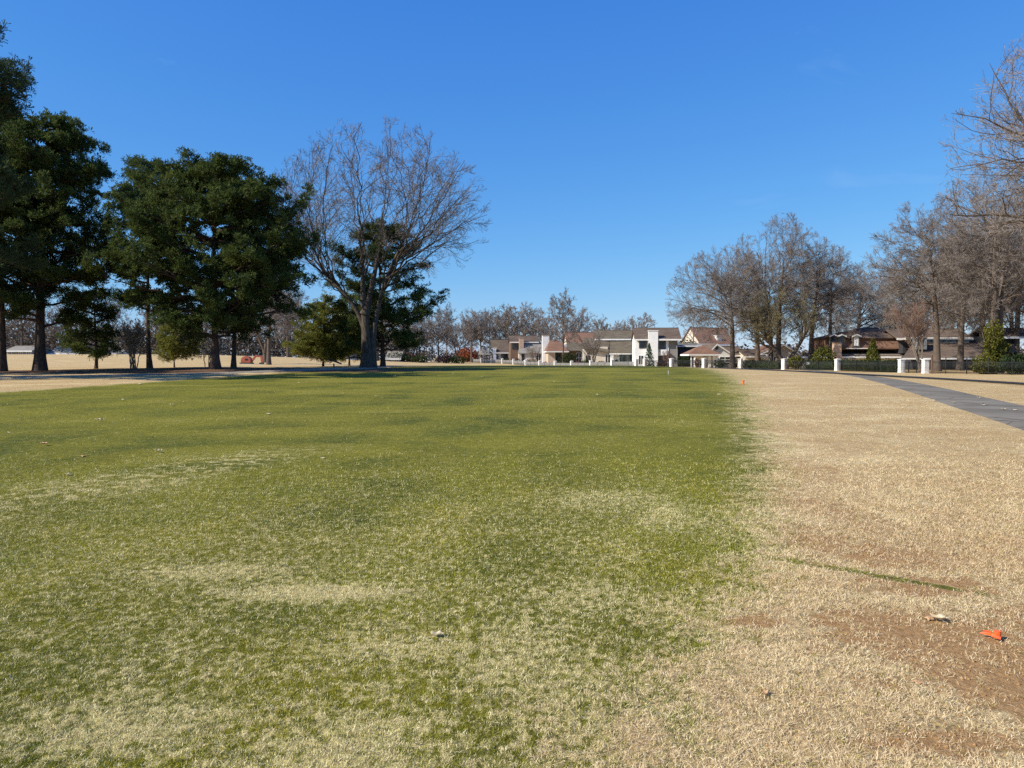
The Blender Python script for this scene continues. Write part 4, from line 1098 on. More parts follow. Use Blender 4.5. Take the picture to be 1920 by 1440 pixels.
# H2: mansard house with arched dormers
h = House('dormered_house', 'brown hipped house with three arched dormers and a tan brick chimney', 1620, 128, -3)
h.box('wall', m_cream, 1548, 1700, 664, None, .4, 10)
h.hip(m_roof_dk, 1540, 1712, 1556, 1700, 651, 668, -.8, 12, True, 'lower_roof')
h.box('upper_wall', m_roof_red, 1554, 1704, 634, 656, 1.2, 8)
h.hip(m_roof_br, 1550, 1712, 1640, 1664, 611.5, 634, .6, 9.5, False)
h.part('mansard_slope', MB().slab([(h.X(1552), .35, h.Z(653)), (h.X(1704), .35, h.Z(653)), (h.X(1704), 1.15, h.Z(633)), (h.X(1552), 1.15, h.Z(633))], .1), m_roof_red)
h.box('string_course', m_trim, 1586, 1640, 652.5, 654, -.02, .3)
for a, gl in ((1555, m_glass), (1570, m_glass), (1597, m_curtain)): h.dormer(m_roof_br, m_roof_ol, a, a + 17, 626, 630, 651, .15, 2.5, gl)
h.chimney(m_tan, 1561, 1573, 643, None, -1.2, 1.2, m_roof_dk, .12)
for a in (1584, 1598, 1660, 1678): h.window(a, a + 8, 669, 680, .36, 2, 2)

# H3: low tan gabled house behind the V-forked tree
h = House('low_tan_house', 'low house with tan gabled roofs half hidden behind the V-forked tree', 1460, 152, 4)
h.front_gable(m_roof_red, m_cream, 1420, 1500, 1468, 645, 664, 0, 10)
h.gable(m_roof_br, 1392, 1432, 655, 667, -1, 8, wall=m_cream); h.box('wall', m_cream, 1395, 1430, 668, None, .0, 6)
h.part('lattice', MB().box(h.X(1424), h.X(1440), -.5, -.42, h.Z(674), h.Z(664)), m_trim)
for a in (1444, 1478): h.window(a, a + 12, 669, 682, -.03, 2, 2)
h.box('porch_post', m_trim, 1412, 1414, 667, None, -.8, .25)

# H4: white gabled garage with hipped pavilion
h = House('white_garage', 'white gabled garage with round window and glazed door', 1345, 153, 3)
h.front_gable(m_roof_br, m_white, 1322, 1378, 1343, 644.5, 667, 0, 9)
ang = np.linspace(0, 2 * math.pi, 16, endpoint=False)
cx, cz, rr = h.X(1343), h.Z(652.5), .38
for nm, k, yy, mt in (('round_window', 1.25, -.06, m_trim), ('pane', 1.0, -.08, m_glass)):
    v = [(cx + rr * k * math.cos(a), yy, cz + rr * k * math.sin(a)) for a in ang] + [(cx + rr * k * math.cos(a), .05, cz + rr * k * math.sin(a)) for a in ang]
    o_ = obj(nm, mesh(nm, v, [tuple(range(16))] + [(i, 16 + i, 16 + (i + 1) % 16, (i + 1) % 16) for i in range(16)], mt), h.root if nm == 'round_window' else o_)
h.window(1349.5, 1369, 669.5, 684, -.03, 2, 3, m_trim, m_glass, 'garage_door')
h.box('wall', m_darkwall, 1366, 1398, 660, None, 1.5, 7)
h.gable(m_roof_br, 1366, 1402, 649, 665, .6, 9)
h.window(1376, 1386, 668, 680, 1.47, 1, 1)
h = House('hipped_pavilion', 'small pavilion with brown hipped roof on white posts', 1322, 148, 3, 'pavilion')
h.hip(m_roof_red, 1291, 1354, 1318, 1326, 648.5, 664, 0, 6)
h.box('back_wall', m_white, 1316, 1352, 668, None, 4.2, .2)
for a in (1296, 1345): h.box('post', m_trim, a, a + 2.2, 668, None, .4, .2)
for a in (1330, 1339): h.box('curtain', m_white, a, a + 5, 668, None, .6, .15)

# H5: big brown roof behind
h = House('big_gabled_house', 'tall brown roofed house with a cream gable end and white dormer, behind the garage', 1345, 205, 18)
h.gable(m_roof_red, 1308, 1385, 613, 645, 0, 11, wall=m_cream)
h.box('wall', m_cream, 1311, 1382, 648, None, .5, 10)
o_ = h.box('dormer', m_trim, 1349, 1357, 628, 640, 1.0, 3.0)
obj('pane', MB().box(h.X(1350.5), h.X(1355.5), .96, .99, h.Z(638), h.Z(630)).me('dpane', m_curtain), o_)
h = House('dark_shed', 'dark blue-black low outbuilding right of the white house', 1290, 180, 0, 'outbuilding')
h.box('wall', m_darkwall, 1270, 1306, 646, None, 0, 6)
h.gable(m_roof_gr, 1268, 1345, 644, 647.5, -.4, 7.5)
h.box('rear_wall', m_brownwall, 1306.3, 1342, 649, None, .3, 5)

# H6: white two-storey house
h = House('white_house', 'white two-storey house with a broad white chimney and brown roof', 1232, 170, -5)
h.box('wall', m_white, 1191, 1253, 634, None, 0, 9)
h.box('side_wall', m_greywall, 1253.2, 1270, 636, None, .15, 8.5)
h.gable(m_roof_br, 1189, 1276, 613.5, 635.5, -.9, 11, wall=m_white)
h.chimney(m_white, 1215, 1232.5, 621, None, -1.1, 1.08, m_white)
h.window(1199, 1212, 639.5, 652.5, -.03, 3, 1, m_frame); h.window(1234, 1247, 640, 654, -.03, 3, 1, m_frame)
h.window(1198, 1206, 667, 683, -.03, 2, 1); h.window(1234, 1248, 668, 684, -.03, 3, 1, m_frame)
h.box('balcony', m_trim, 1238, 1249, 655.5, 666, -.9, .85)
h.box('downpipe', m_greyfence, 1266.8, 1268.6, 637, None, -.3, .25); h.box('pipe_head', m_trim, 1266, 1269.4, 634, 637.8, -.4, .4)

# H7: olive roofed wing
h = House('olive_roofed_house', 'long house with olive-brown roofs and green glass patio doors', 1150, 182, -4)
h.box('wall', m_white, 1140, 1191, 660, None, 1.2, 8)
h.box('upper_wall', m_tanwall, 1120, 1189, 634, 664, 3.8, 6)
h.gable(m_roof_ol, 1116, 1190, 617.5, 634.5, 3.0, 9)
h.part('roof', MB().slab([(h.X(1142), -.6, h.Z(662)), (h.X(1191.5), -.6, h.Z(662)), (h.X(1191.5), 3.7, h.Z(635.5)), (h.X(1146), 3.7, h.Z(635.5))], .2), m_roof_ol)
h.box('eave_board', m_trim, 1142, 1191.5, 662.6, 664.6, -.66, .1)
h.box('left_wing_wall', m_cream, 1094, 1139.7, 650, None, .8, 8)
h.part('left_wing_roof', MB().slab([(h.X(1090), 0, h.Z(652)), (h.X(1141), 0, h.Z(660)), (h.X(1146), 4, h.Z(635)), (h.X(1096), 4, h.Z(632))], .2), m_roof_ol)
h.window(1163, 1188, 664.8, 681, 1.17, 3, 1, m_frame, m_glass_gr, 'patio_door'); h.window(1135.5, 1144.5, 665, 681, .77, 2, 1, m_trim)
h.window(1099, 1106, 667, 680, .77, 2, 1, m_frame); h.window(1134, 1141.5, 641, 654, 3.7, 1, 1, m_frame)
h.box('pier', m_white, 1145, 1150, 662, None, -.5, 1.6)

# H8: reddish hipped house
h = House('red_roofed_house', 'tan walled house with reddish hipped roof and white chimney', 1065, 208, 3)
h.box('wall', m_tanwall, 1027.5, 1041, 659, None, 0, 6); h.box('recessed_wall', m_brownwall, 1041.2, 1092, 658, None, 1.2, 6)
h.hip(m_roof_red, 1024, 1066, 1033, 1052, 637.5, 658.5, -.7, 8)
h.gable(m_roof_red, 1066, 1122, 621, 643, 4, 10, wall=m_cream)
h.part('roof', MB().slab([(h.X(1062), .2, h.Z(657)), (h.X(1108), .2, h.Z(657)), (h.X(1108), 4.5, h.Z(642)), (h.X(1066), 4.5, h.Z(640))], .2), m_roof_ol)
h.chimney(m_white, 1021, 1034, 628, None, 6.5, 1.6, m_roof_gr)
h.window(1042.5, 1052, 662, 682, 1.17, 2, 1, m_frame); h.window(1082, 1091, 662, 680, 1.17, 2, 2)
h.box('pergola_post', m_greyfence, 1095, 1096.6, 657, None, -2, .2); h.box('pergola_beam', m_greyfence, 1074, 1097, 655.5, 656.8, -2, .2)

# H9 / H10: brown and grey roofed houses to the left
h = House('tan_chimney_house', 'house with a tan brick chimney and grey lower roof', 988, 240, 4)
h.box('wall', m_cream, 973, 1021, 661, None, 0, 7); h.box('upper_wall', m_brownwall, 958.5, 1010, 638, None, 3, 7)
h.gable(m_roof_br, 957, 1012, 628.5, 640.5, 2.2, 9, wall=m_brownwall)
h.part('roof', MB().slab([(h.X(970), -.5, h.Z(662)), (h.X(1022), -.5, h.Z(662)), (h.X(1022), 3.4, h.Z(639)), (h.X(980), 3.4, h.Z(639))], .2), m_roof_gr)
h.chimney(m_tan, 974, 982.5, 634, 660, 1.0, 1.2, m_tan)
h.window(962, 972, 645, 654, 2.97, 3, 1, m_frame); h.window(978.5, 983, 663, 677, -.03, 1, 1, m_frame); h.window(1006, 1014, 664, 678, -.03, 2, 1)
h.box('porch_wall', m_tan, 1012.5, 1024, 672, None, -1.2, .3)
h = House('brown_bungalow', 'low white house with a steep brown hipped roof right of the gazebo', 945, 262, 4)
h.box('wall', m_cream, 928, 959, 660, None, .4, 7)
h.hip(m_roof_br, 928, 962, 941, 957, 637, 661, -.5, 9)
h.window(940.5, 952, 664, 676.5, .36, 2, 1, m_frame); h.window(931, 935, 664, 674, .36, 1, 1)
h.chimney(m_white, 925, 930, 653, None, -.5, .8, m_white)
h.gable(m_roof_ol, 922, 950, 635.5, 652, 5, 6)
h = House('gazebo', 'small open gazebo with a weathered grey-brown hipped roof', 907, 290, 0, 'gazebo')
h.hip(m_roof_gr, 896, 919, 904.5, 909.5, 648.5, 665, 0, 4.2, False)
for a, f_ in ((898, .3), (915.5, .3), (898, 3.6), (915.5, 3.6), (906.5, .3)): h.box('post', m_greyfence, a, a + 1.2, 665, None, f_, .22)
h.box('rail', m_greyfence, 898, 916.5, 674, 675.4, .35, .1)

# far buildings
h = House('white_gable_house', 'two small white gables peeping over the far field', 808, 285, 0)
h.front_gable(m_roof_gr, m_white, 792, 807, 799, 665.5, 678, 0, 8); h.front_gable(m_roof_gr, m_white, 812, 828, 820.5, 665, 678, 1, 8)
h.window(818.5, 822.5, 674, 679, .96, 1, 1, m_trim)
for a, b_, c_, d_, yr, ye, rf, wl_, lb in [
        (8, 62, 20, 200, 648, 657, m_roof_gr, m_greywall, 'grey roofed low house behind the leftmost pine trunks'),
        (88, 150, 120, 205, 648, 662, m_roof_gr, m_darkwall, 'grey roof showing right of the massive pine trunk'),
        (186, 222, 200, 210, 656, 663, m_roof_gr, m_white, 'small pale roof behind the little grey bare tree'),
        (560, 606, 585, 215, 661, 672, m_roof_gr, m_white, 'pale roofed house behind the young yellow-green pine'),
        (612, 690, 650, 225, 660, 672, m_roof_gr, m_greywall, 'long grey roofed house behind the oak trunk'),
        (722, 752, 735, 230, 658, 672, m_roof_gr, m_greywall, 'grey roof just right of the oak and pine trunks')]:
    h = House('far_house', lb, c_, d_, random.uniform(-8, 8))
    h.gable(rf, a, b_, yr, ye, 0, 9, wall=wl_); h.box('wall', wl_, a + 2, b_ - 2, ye, None, .5, 8)
    for q in (a + 6, (a + b_) / 2, b_ - 12): h.window(q, q + 6, ye + 3, ye + 10, .47, 2, 1)


# ------------------------------------------------------------------ fence pillars and panels
m_pwhite = mottled('white_brick_pillar', (.66, .64, .60), (.80, .78, .74), 2.2, .85, .2, .3, None, 5, (.40, .37, .32), 1.3)
PIL = [(1735, 93), (1690, 98), (1570, 113), (1470, 123), (1388, 129), (1320, 135), (1259, 143), (1209, 150), (1193, 153), (1148, 161), (1108, 171), (1072, 183), (1041, 195),
       (1012, 208), (986, 221), (963, 235), (942, 249), (921.5, 263), (902.5, 278), (886, 293)]
ordn = ['first', 'second', 'third', 'fourth', 'fifth', 'sixth', 'seventh', 'eighth', 'ninth', 'tenth', 'eleventh', 'twelfth', 'thirteenth', 'fourteenth', 'fifteenth', 'sixteenth', 'seventeenth', 'eighteenth', 'nineteenth', 'twentieth']
pm = MB().box(-.30, .30, -.30, .30, -.3, 1.62)
pm.box(-.32, .32, -.32, .32, -.3, .16)
p_shaft = mesh('pillar_shaft', pm.v, pm.f, m_pwhite)
p_cap = MB().box(-.37, .37, -.37, .37, 1.63, 1.71).add([(-.34, -.34, 1.712), (.34, -.34, 1.712), (.34, .34, 1.712), (-.34, .34, 1.712), (0, 0, 1.80)], [(0, 1, 4), (1, 2, 4), (2, 3, 4), (3, 0, 4), (3, 2, 1, 0)]).me('pillar_cap', m_pwhite)
joint = mesh('pillar_joints', *(lambda M: (M.v, M.f))(MB().box(-.304, .304, -.304, .304, .40, .412).box(-.304, .304, -.304, .304, .70, .712).box(-.304, .304, -.304, .304, 1.0, 1.012).box(-.304, .304, -.304, .304, 1.3, 1.312)), m_greyfence)
XY = [(WX(p, d), d) for p, d in PIL]
where = {0: 'beside the brown post', 1: 'by the reddish many-stemmed tree', 2: 'at the left end of the long hedge', 3: 'where the cart path meets the fence', 4: 'below the white garage tree trunk',
         5: 'before the hipped pavilion', 6: 'right of the white house', 7: 'at the foot of the white chimney', 8: 'at the corner of the white house', 9: 'by the patio pier'}
for k, (x, y) in enumerate(XY):
    a = XY[max(k - 1, 0)]; c_ = XY[min(k + 1, len(XY) - 1)]
    rz = math.atan2(c_[1] - a[1], c_[0] - a[0]) + math.pi / 2
    root = obj('fence_pillar', None, None, 'white fence pillar ' + where.get(k, '%s from the right end' % ordn[k]), 'pillar', 'white pillars along the fence', 'thing', (x, y, H(x, y)), rz)
    obj('shaft', p_shaft, root); obj('cap', p_cap, root); obj('joints', joint, root)
    if k in (1, 2, 5, 6):
        o_ = obj('ivy', leaves(200 + k, 160, [(.3, -.38, .55 + .2 * (k % 3), .28, .10, .6)], .09, m_ivy, 'pillar_ivy%d' % k), root)
for k in range(len(XY) - 1):
    (x0, y0), (x1, y1) = XY[k], XY[k + 1]
    L = math.hypot(x1 - x0, y1 - y0)
    if L < 4: continue
    ang_ = math.atan2(y1 - y0, x1 - x0); xm, ym = (x0 + x1) / 2, (y0 + y1) / 2
    lb = 'iron picket fence panel between the %s and %s white pillars from the right' % (ordn[k], ordn[k + 1])
    root = obj('iron_fence', None, None, lb, 'fence', 'fence panels between the white pillars', None, (x0, y0, H(xm, ym)), ang_)
    mat = m_black if k < 8 else m_greyfence
    hh = 1.4 if k < 8 else 1.25
    for z in (.18, hh - .12): obj('rail', MB().box(.4, L - .4, -.02, .02, z, z + .05).me('rail', mat), root)
    xs = np.arange(.5, L - .4, .13 if k < 8 else .16); wv_ = .011 if k < 8 else .045
    V = np.array([boxv(q - wv_, q + wv_, -.045, -.022, .06, hh + .04 * ((i_ % 2) if k < 8 else 0)) for i_, q in enumerate(xs)]).reshape(-1, 3)
    F = (np.array(BOXF)[None] + (np.arange(len(xs)) * 8)[:, None, None]).reshape(-1, 4)
    o_ = obj('pickets', mesh('pickets', V, F, mat), root); o_['kind'] = 'stuff'
    for q in (L / 3, 2 * L / 3): obj('fence_post', MB().box(q - .035, q + .035, .022, .09, -.1, hh + .12).me('fpost', mat), root)
# fence running on to the right edge
x0, y0 = XY[0]; x1, y1 = 62.0, 74.0
L = math.hypot(x1 - x0, y1 - y0)
root = obj('iron_fence', None, None, 'iron picket fence running right from the last white pillar to the frame edge', 'fence', 'fence panels between the white pillars', None, (x0, y0, H(55, 86)), math.atan2(y1 - y0, x1 - x0))
for z in (.18, 1.35): obj('rail', MB().box(.4, L - .4, -.02, .02, z, z + .05).me('rail', m_black), root)
xs = np.arange(.5, L - .4, .13)
V = np.array([boxv(q - .011, q + .011, -.045, -.022, .06, 1.5) for q in xs]).reshape(-1, 3)
F = (np.array(BOXF)[None] + (np.arange(len(xs)) * 8)[:, None, None]).reshape(-1, 4)
o_ = obj('pickets', mesh('pickets', V, F, m_black), root); o_['kind'] = 'stuff'
for q in np.arange(2.4, L, 2.4): obj('fence_post', MB().box(q - .035, q + .035, .022, .09, -.1, 1.95).me('fpost', m_black), root)

pp = obj('brown_post', None, None, 'rusty brown square post beside the nearest white pillar', 'post', None, None, (WX(1747, 92), 92, H(WX(1747, 92), 92)))
obj('shaft', MB().box(-.09, .09, -.09, .09, -.2, 2.15).me('post_shaft', m_wood), pp); obj('cap', MB().box(-.11, .11, -.11, .11, 2.152, 2.2).me('post_cap', m_wood), pp)
sg = obj('small_sign', None, None, 'little white sign in the shrubs by the cart path end', 'sign', None, None, (WX(1515, 119), 119, H(WX(1515, 119), 119)))
obj('board', MB().box(-.2, .2, -.02, .02, .85, 1.2).me('sign_board', m_trim), sg); obj('stake', MB().box(-.025, .025, .022, .07, -.1, 1.15).me('sign_stake', m_black), sg)
sg = obj('slanted_sign', None, None, 'dark slanted board on a short post beside the bare oak', 'sign', None, None, (WX(626, 66), 66, H(WX(626, 66), 66)))
obj('post', MB().box(-.05, .05, -.05, .05, -.1, .36).me('ss_post', m_wood), sg)
obj('board', MB().slab([(-.30, -.3, .72), (.62, -.3, .38), (.62, .3, .38), (-.30, .3, .72)], .09).me('ss_board', m_black), sg)

# ------------------------------------------------------------------ patio chairs
m_sling = plain('blue_grey_sling', (.25, .30, .34)); m_cw = plain('white_chair', (.78, .78, .76))


def chair(px, d, rz, label, mat):
    x = WX(px, d); r_ = obj('patio_chair', None, None, label, 'chair', 'patio chairs', None, (x, d, H(x, d)), rz)
    obj('seat', MB().box(-.35, .35, -.4, .4, .38, .44).me('ch_seat', mat), r_)
    obj('backrest', MB().add([(-.35, .36, .44), (-.35, .75, 1.25), (-.35, .42, .44), (-.35, .81, 1.25), (.35, .36, .44), (.35, .75, 1.25), (.35, .42, .44), (.35, .81, 1.25)], BOXF).me('ch_back', mat), r_)
    for sx in (-.33, .28):
        for sy in (-.38, .33): obj('leg', MB().box(sx, sx + .05, sy, sy + .05, 0, .379).me('ch_leg', mat), r_)


chair(1166, 171, 2.4, 'blue-grey reclining patio chair left of the glass doors', m_sling)
chair(1178, 170, -.9, 'blue-grey patio chair before the middle glass door', m_sling)
chair(1187, 169, -1.2, 'blue-grey patio chair against the white corner', m_sling)
chair(974, 236, .5, 'white patio chair below the tan chimney', m_cw)
chair(980, 235, -.8, 'white patio chair next to the white doorway', m_cw)

# ------------------------------------------------------------------ orange machine behind the rise
m_orange = mottled('orange_red_paint', (.32, .075, .040), (.42, .11, .060), 2, .5, .4, 0)
d = 112; x = WX(463, d); z = H(x, d)
ex = obj('orange_machine', None, None, 'orange-red digging machine with a bent arm beyond the pine trunks', 'digger', None, None, (x, d, z - .25))
a = np.linspace(0, math.pi, 9)
prof = [(-.7, .4)] + [(-.7 * math.cos(q), .75 + .62 * math.sin(q)) for q in a] + [(.7, .4)]
V = [(px_, -.5, z_) for px_, z_ in prof] + [(px_, .5, z_) for px_, z_ in prof]; n = len(prof)
obj('body', mesh('ex_body', V, [tuple(range(n - 1, -1, -1)), tuple(range(n, 2 * n))] + [(i, (i + 1) % n, n + (i + 1) % n, n + i) for i in range(n)], m_orange), ex)
obj('exhaust', MB().box(.1, .2, -.1, .0, 1.3, 1.65).me('ex_exhaust', m_black), ex)
obj('engine_grille', MB().box(-.1, .3, -.53, -.505, .75, 1.0).me('ex_grille', m_black), ex)
for s_ in (-.62, .36): obj('track', MB().box(-.85, .85, s_, s_ + .26, 0, .42).me('ex_track', m_black), ex)


def beam(p, q, w, hgt_):
    p, q = Vector(p), Vector(q); u = (q - p).normalized(); v = Vector((-u.z, 0, u.x)) * hgt_ / 2; y = Vector((0, w / 2, 0))
    return [tuple(e + sy * y + sz * v) for e in (p, q) for sy in (-1, 1) for sz in (-1, 1)]


for nm, p, q, w, hh in (('boom', (.75, -.2, .55), (1.35, -.2, 1.35), .22, .26), ('stick', (1.25, -.2, 1.38), (2.35, -.2, 1.28), .2, .24), ('bucket_link', (2.22, -.2, 1.32), (2.32, -.2, .35), .24, .3)):
    obj(nm, MB().add(beam(p, q, w, hh), BOXF).me('ex_' + nm, m_orange), ex)
obj('bucket', MB().prism([(1.95, -.5), (2.5, -.5), (2.5, .1), (1.95, .1)], .1, .42).me('ex_bucket', m_black), ex)

# ------------------------------------------------------------------ black tube along a dark line across rough and path
hp = [(1330, 118), (1400, 96), (1480, 80), (1560, 67), (1650, 59.5), (1760, 52), (1850, 46), (1920, 42), (2040, 37)]
P = np.array([(WX(p, d), d) for p, d in hp])
u = np.linspace(0, len(P) - 1, 120)
X = np.interp(u, np.arange(len(P)), P[:, 0]); Y = np.interp(u, np.arange(len(P)), P[:, 1])
for _ in range(30): X[1:-1] = (X[:-2] + X[2:] + 2 * X[1:-1]) / 4; Y[1:-1] = (Y[:-2] + Y[2:] + 2 * Y[1:-1]) / 4
PP = np.stack([X, Y, hgt(X, Y) + .095], -1)[None]
obj('black_tube', mesh('tube', *tubes(PP, np.full((1, 120), .068), 8), m_black, smooth=True), None, 'long black tube lying across the dry grass and cart path', 'tube')

# ------------------------------------------------------------------ small things on the turf
def gpt(px, y):
    """turf point seen at an image point (near, almost level ground)"""
    d = EYE * FPX / (y - HOR)
    for _ in range(60):
        d += .5 * ((EYE - H(WX(px, d), d)) * FPX / (y - HOR) - d)
    return WX(px, d), d


m_plastic, t, b = newmat('orange_plastic', .45, .4); b.inputs['Base Color'].default_value = (.85, .13, .025, 1)
t.links.new(mixc(t, noise(t, t.nodes.new('ShaderNodeTexCoord').outputs['Object'], 30, 3).step(.4, .7), (.88, .14, .03), (.72, .09, .02)), b.inputs['Base Color'])
x, y = gpt(1871, 1204)
mk = obj('orange_marker', None, None, 'broken orange plastic marker lying on bare earth, lower right', 'marker', None, None, (x, y, H(x, y) + .012), R(-28))
mk.scale = (.82, .82, .82)
obj('spike', MB().add([(-.075, .012, .010), (-.072, .014, .016), (-.010, -.010, .010), (-.010, -.012, .030), (-.010, .022, .010), (-.010, .020, .032)], [(0, 1, 3, 2), (0, 4, 5, 1), (2, 3, 5, 4), (1, 5, 3), (0, 2, 4)]).me('mk_spike', m_plastic), mk)
obj('rib', MB().box(-.055, -.008, .003, .009, .031, .038).me('mk_rib', m_plastic), mk)
ang = np.linspace(0, 2 * math.pi, 14, endpoint=False)
obj('head', MB().prism([(.030 + .024 * math.cos(q), .006 + .021 * math.sin(q)) for q in ang], .008, .046).me('mk_head', m_plastic), mk)
obj('fin', MB().slab([(-.004, -.012, .030), (.050, -.030, .018), (.046, -.042, .008), (-.008, -.026, .014)], .006).me('mk_fin', m_plastic), mk)
x, y = gpt(1394, 721)
mk = obj('orange_stake', None, None, 'small orange stake in the rough at the fairway edge', 'stake', None, None, (x, y, H(x, y)))
obj('stake', MB().prism([(.045 * math.cos(q), .045 * math.sin(q)) for q in ang[::2]], -.05, .16).me('st', m_plastic), mk); obj('tip', MB().prism([(.06 * math.cos(q), .06 * math.sin(q)) for q in ang[::2]], .162, .20).me('stt', m_plastic), mk)
x, y = gpt(1253, 702)
mk = obj('white_stake', None, None, 'thin white marker stick on the far fairway', 'stake', None, None, (x, y, H(x, y)))
obj('stick', MB().box(-.012, .012, -.012, .012, -.05, .26).me('ws', m_trim), mk)

m_dryleaf = mottled('dry_leaf', (.42, .33, .19), (.66, .57, .38), 30, .8, .2, .4)
m_brownleaf = mottled('brown_leaf', (.36, .20, .10), (.55, .36, .20), 25, .8, .2, .4)


def leaf(px, y, size, seed, label, mat, flat=.25, group=None, rz=None):
    g = np.random.default_rng(seed)
    x, d = gpt(px, y)
    n, m_ = 16, 5
    V, F = [(0, 0, .2)], []
    for k in range(1, m_):
        for i_ in range(n):
            a_ = i_ * 2 * math.pi / n
            lob = 1 + .28 * math.cos(5 * a_) * (k / (m_ - 1)) ** 2 + g.normal(0, .05)
            r_ = k / (m_ - 1) * lob
            xx, yy = r_ * math.cos(a_), r_ * .58 * math.sin(a_)
            V.append((xx, yy, .2 + flat * (xx * xx * .5 + yy * yy * 1.6) * (1 if seed % 2 else -.6) + .07 * math.sin(5 * a_ + seed) * r_ + g.normal(0, .02)))
    for i_ in range(n): F.append((0, 1 + i_, 1 + (i_ + 1) % n))
    for k in range(m_ - 2):
        for i_ in range(n):
            a_, b2_ = 1 + k * n + i_, 1 + k * n + (i_ + 1) % n; F.append((a_, a_ + n, b2_ + n, b2_))
    V = np.array(V) * size
    me_ = mesh('leaf', V, F, mat, smooth=True)
    o_ = obj('fallen_leaf', me_, None, label, 'leaf', group, None, (x, d, H(x, d) + size * .18), g.uniform(0, 6) if rz is None else rz)
    so = o_.modifiers.new('thickness', 'SOLIDIFY'); so.thickness = .0012
    return o_


leaf(819, 1200, .038, 3, 'pale curled leaf alone on the near fairway', m_dryleaf, .5, None, .2)
leaf(1771, 1171, .052, 5, 'large cream curled leaf on the bare earth', m_dryleaf, .6, None, -.3)
leaf(1752, 1166, .045, 8, 'darker torn leaf touching the large cream leaf', m_brownleaf, .6)
leaf(1440, 1312, .030, 9, 'small tan leaf in the straw at lower right', m_brownleaf, .6)
leaf(1735, 1290, .035, 10, 'orange-brown leaf scrap right of the tan leaf', m_brownleaf, .6)
leaf(80, 836, .085, 11, 'brown leaf far left on the green fairway', m_brownleaf, .5)
leaf(152, 857, .06, 12, 'small leaf just right of the far left brown leaf', m_brownleaf, .5)
leaf(295, 849, .075, 13, 'long tan leaf on the left fairway', m_dryleaf, .4)
leaf(262, 721, .14, 14, 'white scrap of leaf near the left fairway edge', m_dryleaf, .5)
spk = [(230, 750), (321, 761), (503, 777), (186, 790), (605, 860), (705, 745), (660, 710), (740, 706), (15, 812), (123, 893), (850, 700), (905, 708), (1040, 716), (480, 732), (560, 718), (1120, 742), (1349, 740), (1165, 704)]
for k, (px, y) in enumerate(spk):
    leaf(px, y, .085 if y < 800 else .045, 30 + k, 'tiny pale leaf scattered on the distant fairway', m_dryleaf, .5, 'scattered leaves on the fairway')
for k, (px, y) in enumerate([(1752, 752), (1790, 757), (1846, 761), (1883, 770), (1905, 771), (1838, 748)]):
    o_ = leaf(px, y + 1, .09, 60 + k, 'pale leaf lying on the asphalt cart path', m_dryleaf, .3, 'leaves on the cart path'); o_.location.z += .03

# ------------------------------------------------------------------ grass on the near turf
m_blade, t, b = newmat('grass_blades', .7, .2)
g_ = t.nodes.new('ShaderNodeNewGeometry')
oi = t.nodes.new('ShaderNodeObjectInfo')
pos = g_.outputs['Position']
rnd = (S(t, g_.outputs['Random Per Island']) + S(t, oi.outputs['Random']) * 7.31).m('FRACT')
T = turf_nodes(t, pos)
r2 = (rnd * 37.0).m('FRACT')
isS = (T['frac'] - rnd + 0.02).step(-0.02, 0.02)
grn = mixc(t, r2, (0.130, 0.150, 0.014), (0.45, 0.43, 0.055))
grn = mixc(t, (T['nM'] * .4 + T['nV'] * .6).step(.40, .62) * .8, grn, (0.40, 0.34, 0.030))
grn = mixc(t, (1 - T['mow']) * 0.45, grn, (0.135, 0.150, 0.008))
stw = mixc(t, T['dry'], mixc(t, r2, (0.62, 0.51, 0.21), (1.0, 0.89, 0.53)), mixc(t, r2, (0.60, 0.43, 0.21), (0.98, 0.83, 0.53)))
stw = mixc(t, T['tone'] * T['dry'], stw, mixc(t, r2, (0.42, 0.25, 0.11), (0.76, 0.54, 0.30)))
c = mixc(t, isS, grn, stw)
t.links.new(c, b.inputs['Base Color'])
tr = t.nodes.new('ShaderNodeBsdfTranslucent'); t.links.new(c, tr.inputs['Color'])
mx = t.nodes.new('ShaderNodeMixShader'); mx.inputs[0].default_value = .25
t.links.new(b.outputs[0], mx.inputs[1]); t.links.new(tr.outputs[0], mx.inputs[2])
t.links.new(mx.outputs[0], t.nodes['Material Output'].inputs['Surface'])


def blades(n, g, spread, lr, tr_, wd, off=0.0):
    xy = g.normal(0, spread, (n, 2))
    ln = g.uniform(*lr, n); tilt = g.uniform(*tr_, n); az = g.uniform(0, 2 * math.pi, n)
    hx, hy = np.cos(az), np.sin(az)
    base = np.stack([xy[:, 0], xy[:, 1], g.uniform(-.003, off + .001, n)], -1)
    d1_ = np.stack([hx * np.sin(tilt * .75), hy * np.sin(tilt * .75), np.cos(tilt * .75)], -1)
    t2 = np.minimum(tilt * 1.15, 1.65)
    d2_ = np.stack([hx * np.sin(t2), hy * np.sin(t2), np.cos(t2)], -1) + g.normal(0, .45, n)[:, None] * np.stack([-hy, hx, np.zeros(n)], -1)
    mid = base + d1_ * (ln * .5)[:, None]; tip = mid + d2_ * (ln * .55)[:, None]
    sd = norm(np.stack([-hy, hx, g.normal(0, .5, n)], -1)) * (wd * g.uniform(.7, 1.3, n))[:, None]
    V = np.stack([base - sd, base + sd, mid - sd, mid + sd, tip], 1).reshape(-1, 3)
    return V, (np.array([[0, 1, 3], [0, 3, 2], [2, 3, 4]])[None] + (np.arange(n) * 5)[:, None, None]).reshape(-1, 3)


